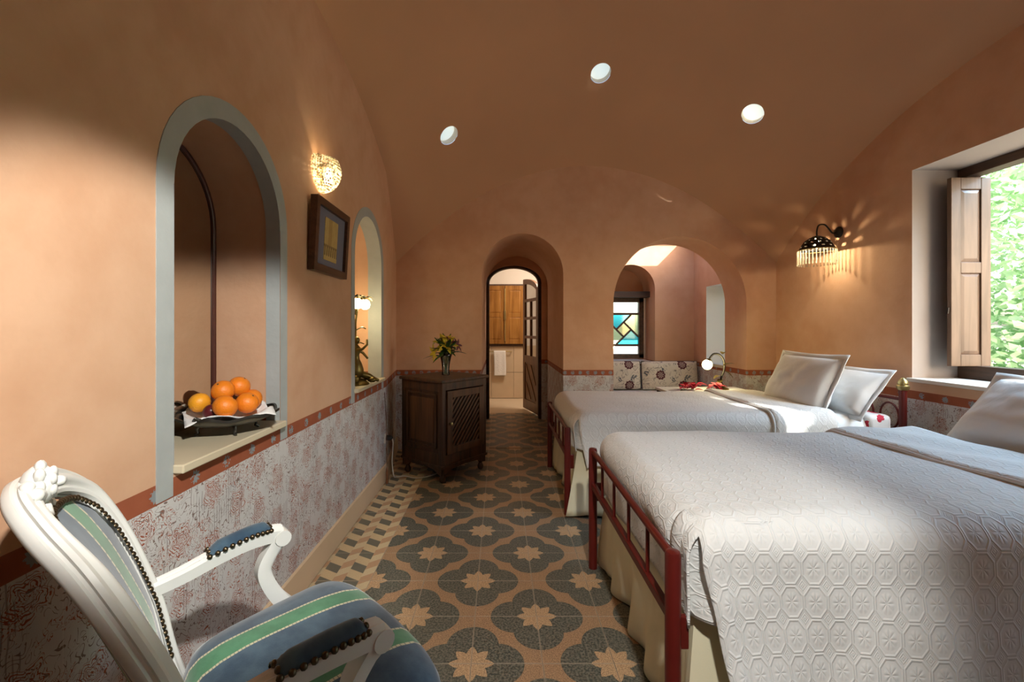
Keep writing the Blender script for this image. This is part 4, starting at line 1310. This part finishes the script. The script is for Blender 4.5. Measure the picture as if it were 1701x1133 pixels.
for k in range(46):
    a = rnd.uniform(0, 2 * pi); el = rnd.uniform(-.15, 1.15); r = rnd.uniform(.0, .035)
    leafmesh((r * cos(a), r * sin(a), rnd.uniform(.15, .24)), (cos(a) * cos(el), sin(a) * cos(el), sin(el) + .1), rnd.uniform(.09, .175), rnd.uniform(.026, .042), 'leaf', 'leaf', vz, curl=rnd.uniform(.1, .5))
def lily(c, d, R, mat):
    d = Vector(d).normalized(); o1 = d.orthogonal().normalized(); o2 = d.cross(o1)
    for k in range(6):
        a = 2 * pi * k / 6; dd = d * .55 + (o1 * cos(a) + o2 * sin(a)) * .8
        leafmesh(c, dd, R, R * .36, mat, 'petal', vz, up=d, curl=.45)
for (c, d, R, m_) in (((.01, -.03, .25), (.1, -.8, .6), .075, 'petal_yellow'), ((-.085, -.02, .19), (-.8, -.6, -.1), .06, 'petal_yellow'), ((-.06, .0, .28), (-.6, -.2, .8), .05, 'leaf'),
                      ((.05, -.02, .27), (.5, -.5, .6), .05, 'petal_maroon'), ((.09, .0, .25), (.8, -.4, .35), .05, 'petal_maroon'), ((.02, .0, .30), (.1, -.1, 1), .06, 'petal_yellow'), ((-.02, .03, .26), (-.2, .8, .4), .07, 'petal_yellow')):
    lily(c, d, R * 1.3, m_)

# ------------------------------------------------------------------ mirror, fruit bowl, fruit
mr = thing('mirror', (XLW - N1['d'], N1['c'], Z_SILL), 'arched mirror with a dark red rim at the back of the large niche', 'mirror')
lp = [(a - N1['c'], z - Z_SILL) for a, z in arch_loop(N1['c'], N1['r'] - .012, Z_SILL, N1['zs'])]
MB().prism(lp, lambda a, z: (.004, a, z + .001), lambda a, z: (.010, a, z + .001)).build('mirror_glass', M['mirror'], mr)
M['mirror_rim'] = simple('dark_red_rim', (.07, .018, .012), .4, var=.3, vscale=30)
rimp = [(.012, a, z + .001) for a, z in lp]
MB().sweep(rimp, [(-.010, -.009), (.004, -.009), (.008, -.003), (.008, .003), (.004, .009), (-.010, .009)], (1, 0, 0)).build('mirror_rim', M['mirror_rim'], mr, smooth=40)

BC = (-1.0, 1.61)
bo = thing('fruit_bowl', (BC[0], BC[1], Z_SILL), 'dark footed metal bowl lined with a napkin in the large niche', 'bowl')
b = MB()
def scal(u, v):
    a = 2 * pi * u; t = v
    r = .03 + .135 * t; r *= 1 + .03 * sin(a * 8) * t * t
    return (r * cos(a), r * sin(a), .028 + .040 * t ** 2.4 + .006 * sin(a * 8) * t ** 3)
b.grid(64, 10, scal); b.build('bowl', M['silver'], bo, smooth=80, solid=.004)
rp = [(scal(i / 64, 1)) for i in range(64)]
MB().sweep(rp, [(-.004, -.004), (.004, -.004), (.005, .004), (-.004, .004)], (0, 0, 1), closed=True).build('rim', M['silver'], bo, smooth=60)
for k in range(4):
    a = pi / 4 + k * pi / 2
    MB().tube([(.085 * cos(a), .085 * sin(a), .036), (.096 * cos(a), .096 * sin(a), .022), (.092 * cos(a), .092 * sin(a), .009), (.104 * cos(a), .104 * sin(a), .003)], [.007, .006, .0055, .005], 7).build('foot', M['silver'], bo, smooth=60)
for s in (-1, 1):
    MB().tube([(.05 * 0, s * .150, .060), (.012, s * .165, .074), (.0, s * .173, .082), (-.012, s * .165, .074), (0, s * .150, .060)], .005, 7).build('handle', M['silver'], bo, smooth=60)
b = MB()
def nap(u, v):
    x = (u - .5) * .27; y = (v - .5) * .27
    q = radians(38); x, y = x * cos(q) - y * sin(q), x * sin(q) + y * cos(q)
    r = sqrt(x * x + y * y); a = atan2(y, x)
    lim = .150
    z = .040 + .042 * min(1, r / .15) ** 2.2 + .007 * sin(a * 5 + 1) * min(1, r / .12) ** 2 + .004 * mnoise.noise(Vector((x * 40, y * 40, 1)))
    if r > lim:
        z += -.5 * (r - lim)
    x2 = max(x, -.155)
    return (x2, y, z)
b.grid(26, 26, nap); nk = b.build('napkin', M['napkin'], None, smooth=80, solid=.002)
nk.location = (BC[0], BC[1], Z_SILL); tag(nk, 'white napkin lining the metal fruit bowl', 'napkin')
def fruit(c, r, mat, name, label, cat, seed, stem=True):
    o = thing(name, c, label, cat, group='fruit in the bowl')
    b = MB(); m_ = 12; prof = []
    for j in range(m_ + 1):
        a = pi * j / m_; rr_ = r * (1 - .05 * exp(-((a) / .22) ** 2) - .05 * exp(-((pi - a) / .22) ** 2))
        prof.append((max(1e-5, rr_ * sin(a) * 1.0), -rr_ * cos(a) * .95))
    ax = Vector((sin(seed * 2.3) * .8, cos(seed * 1.7) * .6, .7)).normalized()
    b.lathe(prof, 18, (0, 0, 0), ax, cap=False); b.build('peel' if 'orange' in name else 'skin', M[mat], o, smooth=80)
    MB().lathe([(.0042, r * .885), (.0035, r * .93), (.001, r * .935)], 7, (0, 0, 0), ax).build('stem_button', M['stem'], o, smooth=60)
    return o
zf = Z_SILL
fruit((-.93, 1.612, .924), .039, 'orange', 'orange', 'orange with a dark stem scar in front of the rightmost fruit', 'fruit', 1)
fruit((-.957, 1.690, .925), .038, 'orange', 'orange', 'rightmost orange in the bowl, half hidden behind another', 'fruit', 2.2)
fruit((-.955, 1.522, .926), .040, 'orange', 'orange', 'lowest orange, at the front rim of the bowl beside the plum', 'fruit', 3.1)
fruit((-1.068, 1.556, .934), .035, 'orange_pale', 'orange', 'yellowish orange at the mirror end of the bowl', 'fruit', 4.5)
fruit((-1.012, 1.60, .970), .039, 'orange', 'orange', 'orange stacked above the front one, left of the topmost', 'fruit', 5.4)
fruit((-.997, 1.675, .976), .039, 'orange', 'orange', 'topmost orange at the back of the pile', 'fruit', 6.6)
fruit((-1.010, 1.532, .906), .027, 'plum', 'plum', 'dark red plum at the front of the bowl', 'fruit', 7.7)

# ------------------------------------------------------------------ picture on the left wall
pc = thing('framed_picture', (XLW, 2.275, 1.655), 'brown framed picture with a slate mount and ochre drawing on the left wall', 'picture')
pw, phh = .222, .178
tilt = lambda z: .022 + .02 * (z + phh) / (2 * phh)
loop = [(-pw, -phh), (pw, -phh), (pw, phh), (-pw, phh)]; fw = .036; inner = [(-pw + fw, -phh + fw), (pw - fw, -phh + fw), (pw - fw, phh - fw), (-pw + fw, phh - fw)]
MB().prism(loop, lambda y, z: (.002 + .018 * (z + phh) / (2 * phh), y, z), lambda y, z: (tilt(z) + .012, y, z), [inner]).build('frame', M['picture_wood'], pc, bevel=.005)
MB().prism(inner, lambda y, z: (tilt(z) - .008, y, z), lambda y, z: (tilt(z) - .004, y, z)).build('mount', M['mat_board'], pc)
dl2 = [(-.085, -.108), (.085, -.108), (.085, .105), (-.085, .105)]
MB().prism(dl2, lambda y, z: (tilt(z) - .0045, y, z), lambda y, z: (tilt(z) - .0020, y, z)).build('drawing', M['drawing'], pc)

# ------------------------------------------------------------------ wall lamps
# beaded sconce on the left wall
ls = thing('wall_lamp', (XLW, 2.20, 1.99), 'glowing crystal bead sconce above the picture on the left wall', 'lamp')
b = MB(); rb = .098
cnt = 0
for j in range(15):
    ph = radians(-88 + 118 * j / 14)
    ring_r = rb * cos(ph); nb_ = max(3, int(pi * ring_r / .0125))
    for i in range(nb_):
        th = -pi / 2 + pi * (i + .5) / nb_
        x = ring_r * cos(th) * 1.0 + .002; y = ring_r * sin(th); z = rb * sin(ph) * 1.05
        b.sphere((x, y, z), .0064, 6, 4)
b.build('crystal_beads', M['bead_gold'], ls, smooth=80, kind='stuff')
MB().lathe([(.001, -.035), (.016, -.028), (.022, -.008), (.016, .014), (.010, .03), (.010, .05)], 14, (.045, 0, -.035)).build('bulb', M['bulb_warm'], ls, smooth=60)
for j in (0, 1, 2):
    zq = [.055, 0, -.055][j]; rr_ = sqrt(max(0, rb * rb - zq * zq))
    MB().tube([(rr_ * cos(a), rr_ * sin(a), zq) for a in [-pi / 2 + pi * k / 16 for k in range(17)]], .002, 5).build('wire_hoop', M['brass'], ls)
MB().box((.004, 0, 0), (.008, .05, .16)).build('back_plate', M['brass'], ls, bevel=.002)
lamp('left_sconce_light', 'POINT', (XLW + .05, 2.20, 1.985), 7.0, (1, .78, .46), .012)

# fringed lamp on the right wall
rs_ = thing('wall_lamp', (XR, 3.53, 1.975), 'dark metal sconce with a glass rod fringe on the right wall', 'lamp')
MB().lathe([(.045, 0), (.045, .008), (.034, .020), (.012, .028), (1e-4, .03)], 18, (0, 0, 0), (-1, 0, 0)).build('wall_rose', M['iron_dark'], rs_, smooth=50)
MB().tube(smoothpath([(-.02, 0, -.005), (-.055, 0, -.005), (-.085, 0, .03), (-.12, 0, .062), (-.165, 0, .055), (-.18, 0, .01), (-.18, 0, -.03)], 6), .006, 8).build('arm', M['iron_dark'], rs_, smooth=60)
sx_, sz_ = -.18, -.03
b = MB(); npr = [(.012, 0), (.030, -.006), (.060, -.022), (.088, -.046), (.106, -.074), (.120, -.104), (.134, -.116)]
nn_ = 36
vs = []; fs = []
fine = []
for (ra, za), (rb_, zb) in zip(npr, npr[1:]):
    for k in range(3): t = k / 3; fine.append((ra + (rb_ - ra) * t, za + (zb - za) * t))
fine.append(npr[-1])
for r_, z_ in fine: vs += [(sx_ + r_ * cos(2 * pi * i / nn_), r_ * sin(2 * pi * i / nn_), sz_ + z_) for i in range(nn_)]
for j in range(len(fine) - 1):
    for i in range(nn_):
        if j in (4, 7, 10, 13) and i % 3 == (j % 2): continue      # pierced slots
        k = (i + 1) % nn_; fs.append((j * nn_ + i, j * nn_ + k, (j + 1) * nn_ + k, (j + 1) * nn_ + i))
b.raw(vs, fs); b.build('shade', M['iron_dark'], rs_, smooth=50, solid=.0015)
MB().tube([(sx_ + .134 * cos(2 * pi * i / 36), .134 * sin(2 * pi * i / 36), sz_ - .116) for i in range(37)], .0035, 6).build('shade_rim', M['brass'], rs_, smooth=50)
rod0 = MB().lathe([(.0018, 0), (.0030, -.004), (.0030, -.095), (.0052, -.105), (.0052, -.113), (.001, -.118)], 8).build('glass_rod', M['bead'], rs_, smooth=60)
for i in range(34):
    a = 2 * pi * i / 34; o = rod0 if i == 0 else copy_part(rod0, rs_)
    o.location = (sx_ + .130 * cos(a), .130 * sin(a), sz_ - .118)
MB().lathe([(.001, -.10), (.014, -.095), (.022, -.078), (.017, -.055), (.011, -.035), (.011, -.01)], 14, (sx_, 0, sz_)).build('bulb', M['bulb_warm'], rs_, smooth=60)
lamp('right_sconce_light', 'POINT', (XR + sx_, 3.53, 1.975 + sz_ - .104), 12.0, (1, .80, .50), .014)

# bronze lamp in the second niche
bl = thing('bronze_lamp', (-.962, 2.93, Z_SILL), 'lit bronze figurine lamp with leafy bronze branches in the far niche', 'lamp')
b = MB(); b.lathe([(.085, 0), (.088, .010), (.075, .022), (.055, .034), (.030, .045)], 20); b.build('base', M['bronze'], bl, smooth=60)
b = MB(); 
b.lathe([(.030, .04), (.050, .06), (.052, .10), (.040, .14), (.026, .17), (.022, .20), (.034, .225), (.030, .25), (.014, .268), (.012, .278)], 16)
b.sphere((.006, 0, .298), .022, 10, 8, (1, .9, 1.15))
b.tube([(.02, -.03, .235), (.06, -.05, .24), (.085, -.03, .27), (.075, 0, .30)], [.011, .009, .008, .007], 7)
b.tube([(.0, .03, .235), (.03, .06, .21), (.06, .07, .17)], [.011, .009, .007], 7)
b.tube([(.03, .01, .07), (.075, .03, .055), (.11, .06, .03), (.13, .08, .02)], [.024, .020, .014, .010], 8)
b.build('figurine', M['bronze'], bl, smooth=70)
b = MB(); b.sphere((.06, .07, .045), .030, 9, 6, (1.2, 1.4, .8)); b.sphere((.10, .03, .03), .024, 9, 6, (1.3, 1, .8)); b.sphere((.02, -.06, .045), .026, 9, 6); b.build('rockwork', M['bronze'], bl, smooth=70)
stem_p = smoothpath([(-.01, .0, .20), (-.005, .01, .32), (.0, .0, .42), (.005, .01, .50), (0, 0, .58)], 5)
MB().tube(stem_p, .0065, 7).build('stem', M['bronze'], bl, smooth=60)
for (e, m_) in (((.05, .055, .375), (.03, .03, .385)), ((-.05, -.05, .385), (-.02, -.03, .38)), ((.02, .11, .27), (.01, .06, .28))):
    MB().tube(smoothpath([(0, .005, .365 if e[2] > .3 else .27), m_, e], 4), .004, 6).build('twig', M['bronze'], bl, smooth=60)
for (ex, ey) in ((.045, .055), (-.045, -.055), (.03, -.06)):
    MB().tube(smoothpath([(0, 0, .47), (ex * .5, ey * .5, .56), (ex * .9, ey * .9, .60), (ex, ey, .575)], 5), .005, 6).build('branch', M['bronze'], bl, smooth=60)
    for k in range(7):
        a = 2 * pi * k / 7
        leafmesh((ex, ey, .585), (cos(a), sin(a), .15 if k % 2 else .5), .055, .034, 'bronze', 'bronze_leaf', bl, curl=.5)
    MB().lathe([(.014, 0), (.030, -.012), (.036, -.034), (.030, -.056), (.012, -.068)], 14, (ex, ey, .575)).build('glass_shade', M['globe'], bl, smooth=60)
lamp('niche_light', 'POINT', (-.95, 3.06, Z_SILL + .47), 6.0, (1, .84, .48), .03)

# ------------------------------------------------------------------ bedside: table, lily lamp, flowers
nt = thing('bedside_table', (1.92, 4.06, 0), 'low white draped bedside table behind the farther bed', 'table')
MB().box((0, 0, .612), (.78, .44, .025)).build('tabletop', M['linen'], nt, bevel=.005)
for sx in (-1, 1):
    for sy in (-1, 1): MB().box((sx * .36, sy * .19, .2995), (.035, .035, .599)).build('leg', M['cabinet'], nt)
ll = thing('table_lamp', (2.10, 4.10, .625), 'lit lily lamp with a curved bronze arm beside the farther bed', 'lamp')
MB().lathe([(.055, 0), (.055, .008), (.035, .018), (.012, .028), (.008, .035)], 16).build('base', M['bronze'], ll, smooth=60)
MB().tube(smoothpath([(0, 0, .03), (-.015, 0, .10), (.012, 0, .18), (.010, 0, .27), (-.03, 0, .325), (-.085, 0, .33), (-.125, -.005, .29)], 7), .0095, 8).build('curved_stem', M['iron_dark'], ll, smooth=60)
for p, d in (((.01, 0, .22), (.3, -.5, .5)), ((0, 0, .33), (-.2, -.6, .5)), ((-.01, 0, .12), (-.9, -.4, .3)), ((.0, 0, .09), (-.7, -.6, .1)), ((.01, 0, .17), (.7, -.5, -.2))):
    leafmesh(p, d, .095, .055, 'bronze', 'bronze_leaf', ll, curl=.5)
MB().sphere((-.150, -.01, .232), .045, 18, 12, (1, 1, 1.05)).build('glass_globe', M['globe'], ll, smooth=80)
MB().lathe([(.010, 0), (.024, -.012), (.030, -.02)], 12, (-.135, -.006, .290)).build('globe_collar', M['bronze'], ll, smooth=60)
lamp('lily_lamp_light', 'POINT', (2.03, 4.02, .86), 6.0, (1, .86, .42), .03)
for i, (fx, fy, lab) in enumerate(((1.70, 3.93, 'red flower sprig at the left end beside the farther bed'), (1.95, 3.94, 'red flower sprig nearest the lit lily lamp'), (1.78, 4.06, 'red flower sprig lying behind the other two'))):
    fo = thing('flower_sprig', (fx, fy, .625), lab, 'flower', group='red flowers on the bedside table')
    rr = random.Random(i + 3)
    MB().tube([(-.06, .02, .012), (0, 0, .02), (.05, -.01, .03)], .003, 5).build('sprig_stem', M['leaf'], fo)
    for k in range(14):
        a = rr.uniform(0, 2 * pi); leafmesh((rr.uniform(-.06, .07), rr.uniform(-.03, .03), rr.uniform(.015, .05)), (cos(a), sin(a), rr.uniform(.2, 1.2)), .065, .048, 'petal_red', 'petal', fo, curl=.4)
    for k in range(3): leafmesh((.02 * k - .05, .01, .02), (rr.uniform(-1, 1), -.5, .2), .05, .022, 'leaf', 'leaf', fo)

# ------------------------------------------------------------------ alcove bench and cushions
bn = thing('bench', (1.74, 5.12, 0), 'white covered masonry bench inside the alcove', 'bench')
MB().box((0, 0, .17), (1.42, .74, .34)).build('bench_base', M['white_plaster'], bn)
MB().box((0, -.0, .39), (1.40, .73, .10)).build('bench_mattress', M['linen'], bn, bevel=.03)
def cushion(x0, x1, y, z0, z1, th, label, seed):
    w_, h_ = x1 - x0, z1 - z0
    b = MB(); n = 16
    for sd in (-1, 1):
        def S(u, v):
            k = max(0, (1 - abs(2 * u - 1) ** 4) * (1 - abs(2 * v - 1) ** 4)) ** .4
            return ((u - .5) * w_, sd * th / 2 * k, (v - .5) * h_)
        b.grid(n, n, S)
    o = b.build('cushion', M['cushion'], None, smooth=80); o.location = ((x0 + x1) / 2, y, (z0 + z1) / 2); o.rotation_euler = (radians(-8), 0, 0)
    tag(o, label, 'cushion', 'flowered cushions in the alcove')
    pp = []
    for (a, c) in ((-1, -1), (1, -1), (1, 1), (-1, 1), (-1, -1)): pp.append((a * (w_ / 2 - .002), 0, c * (h_ / 2 - .002)))
    full_ = []
    for i in range(4):
        for k in range(8): full_.append(tuple(pp[i][j] + (pp[i + 1][j] - pp[i][j]) * k / 8 for j in range(3)))
    full_.append(pp[4])
    MB().tube(full_, .005, 6).build('piping', M['black'], o, smooth=60)
cushion(1.16, 1.735, 5.36, .450, .795, .13, 'narrower flowered cushion under the coloured glass window', 1)
cushion(1.745, 2.43, 5.34, .450, .795, .14, 'wider maroon flowered cushion in the corner of the alcove', 2)

# ------------------------------------------------------------------ pull cord, socket and cable
pcd = thing('pull_cord', (-.862, 3.36, 0), 'thin brown cord with a wooden toggle hanging down the left wall', 'cord')
MB().tube(smoothpath([(-.025, .02, .70), (-.010, .01, .5), (-.004, 0, .30), (.0, 0, .13)], 5), .003, 6).build('cord', M['brown_cord'], pcd, smooth=60)
MB().lathe([(.005, 0), (.011, .015), (.011, .10), (.006, .125), (.004, .13)], 10, (0, 0, .0)).build('toggle', M['toggle'], pcd, smooth=60)
so = thing('wall_socket', (-.905, 3.46, .33), 'black plug in a socket low on the left wall', 'socket')
MB().box((.006, 0, 0), (.012, .075, .075)).build('face_plate', M['white_cable'], so, bevel=.004)
MB().lathe([(.022, 0), (.022, .03), (.012, .045), (.006, .05)], 12, (.012, 0, .0), (1, 0, 0)).build('plug', M['black'], so, smooth=50)
b = MB().tube(smoothpath([(-.848, 3.46, .325), (-.838, 3.455, .28), (-.845, 3.45, .15), (-.835, 3.46, .03), (-.82, 3.50, .008), (-.76, 3.52, .007), (-.66, 3.47, .007), (-.56, 3.52, .007), (-.46, 3.66, .007)], 6), .005, 6)
tag(b.build('power_cable', M['white_cable'], None, smooth=60), 'white cable running from the socket under the cabinet', 'cable')

# ------------------------------------------------------------------ outside
gr = MB().box((4, 4, -.46), (90, 90, .6)).build('ground', M['ground']); struct(gr, 'pale ground outside the windows', 'ground')
def tree(loc, size, n, seed, label, lsz=.17, trunk=True):
    o = thing('tree', loc, label, 'tree', group='trees outside the window')
    rr = random.Random(seed); b = MB()
    for k in range(n):
        while True:
            p = Vector((rr.uniform(-1, 1), rr.uniform(-1, 1), rr.uniform(-1, 1)))
            if .35 < p.length < 1: break
        p = Vector((p.x * size[0], p.y * size[1], p.z * size[2] + size[3]))
        d = Vector((rr.uniform(-1, 1), rr.uniform(-1, 1), rr.uniform(-.8, .5))).normalized(); sd = d.orthogonal().normalized(); sd.rotate(Quaternion(d, rr.uniform(0, 6)))
        L = lsz * rr.uniform(.7, 1.3); wv = L * .28
        b.raw([p, p + d * L * .5 + sd * wv, p + d * L, p + d * L * .5 - sd * wv], [(0, 1, 2, 3)])
    b.build('foliage', M['leaf_out'], o, kind='stuff')
    MB().tube([(0, 0, 0), (.05, .03, size[3] * .6), (0, .1, size[3] + size[2] * .4)], [.14, .11, .05], 9).build('trunk', M['bark'], o, smooth=60)
tree((7.4, 7.0, -.16), (2.4, 2.5, 2.8, 2.0), 22000, 1, 'large sunlit green tree straight outside the right window', .13)
tree((9.6, 2.6, -.16), (2.2, 1.8, 2.3, 2.2), 9000, 2, 'green tree further along outside the right window', .15)
tree((13.5, 6.0, -.16), (2.6, 3.6, 3.2, 2.6), 9000, 4, 'distant pale tree between the two green ones outside', .22)
tree((5.7, -.93, -.16), (1.1, 1.35, 1.35, 3.85), 7000, 3, 'green tree added out of view outside to block the sun', .24)  # unseen crown, added to keep most sun off the beds

if leaf: bpy.data.objects.remove(leaf)
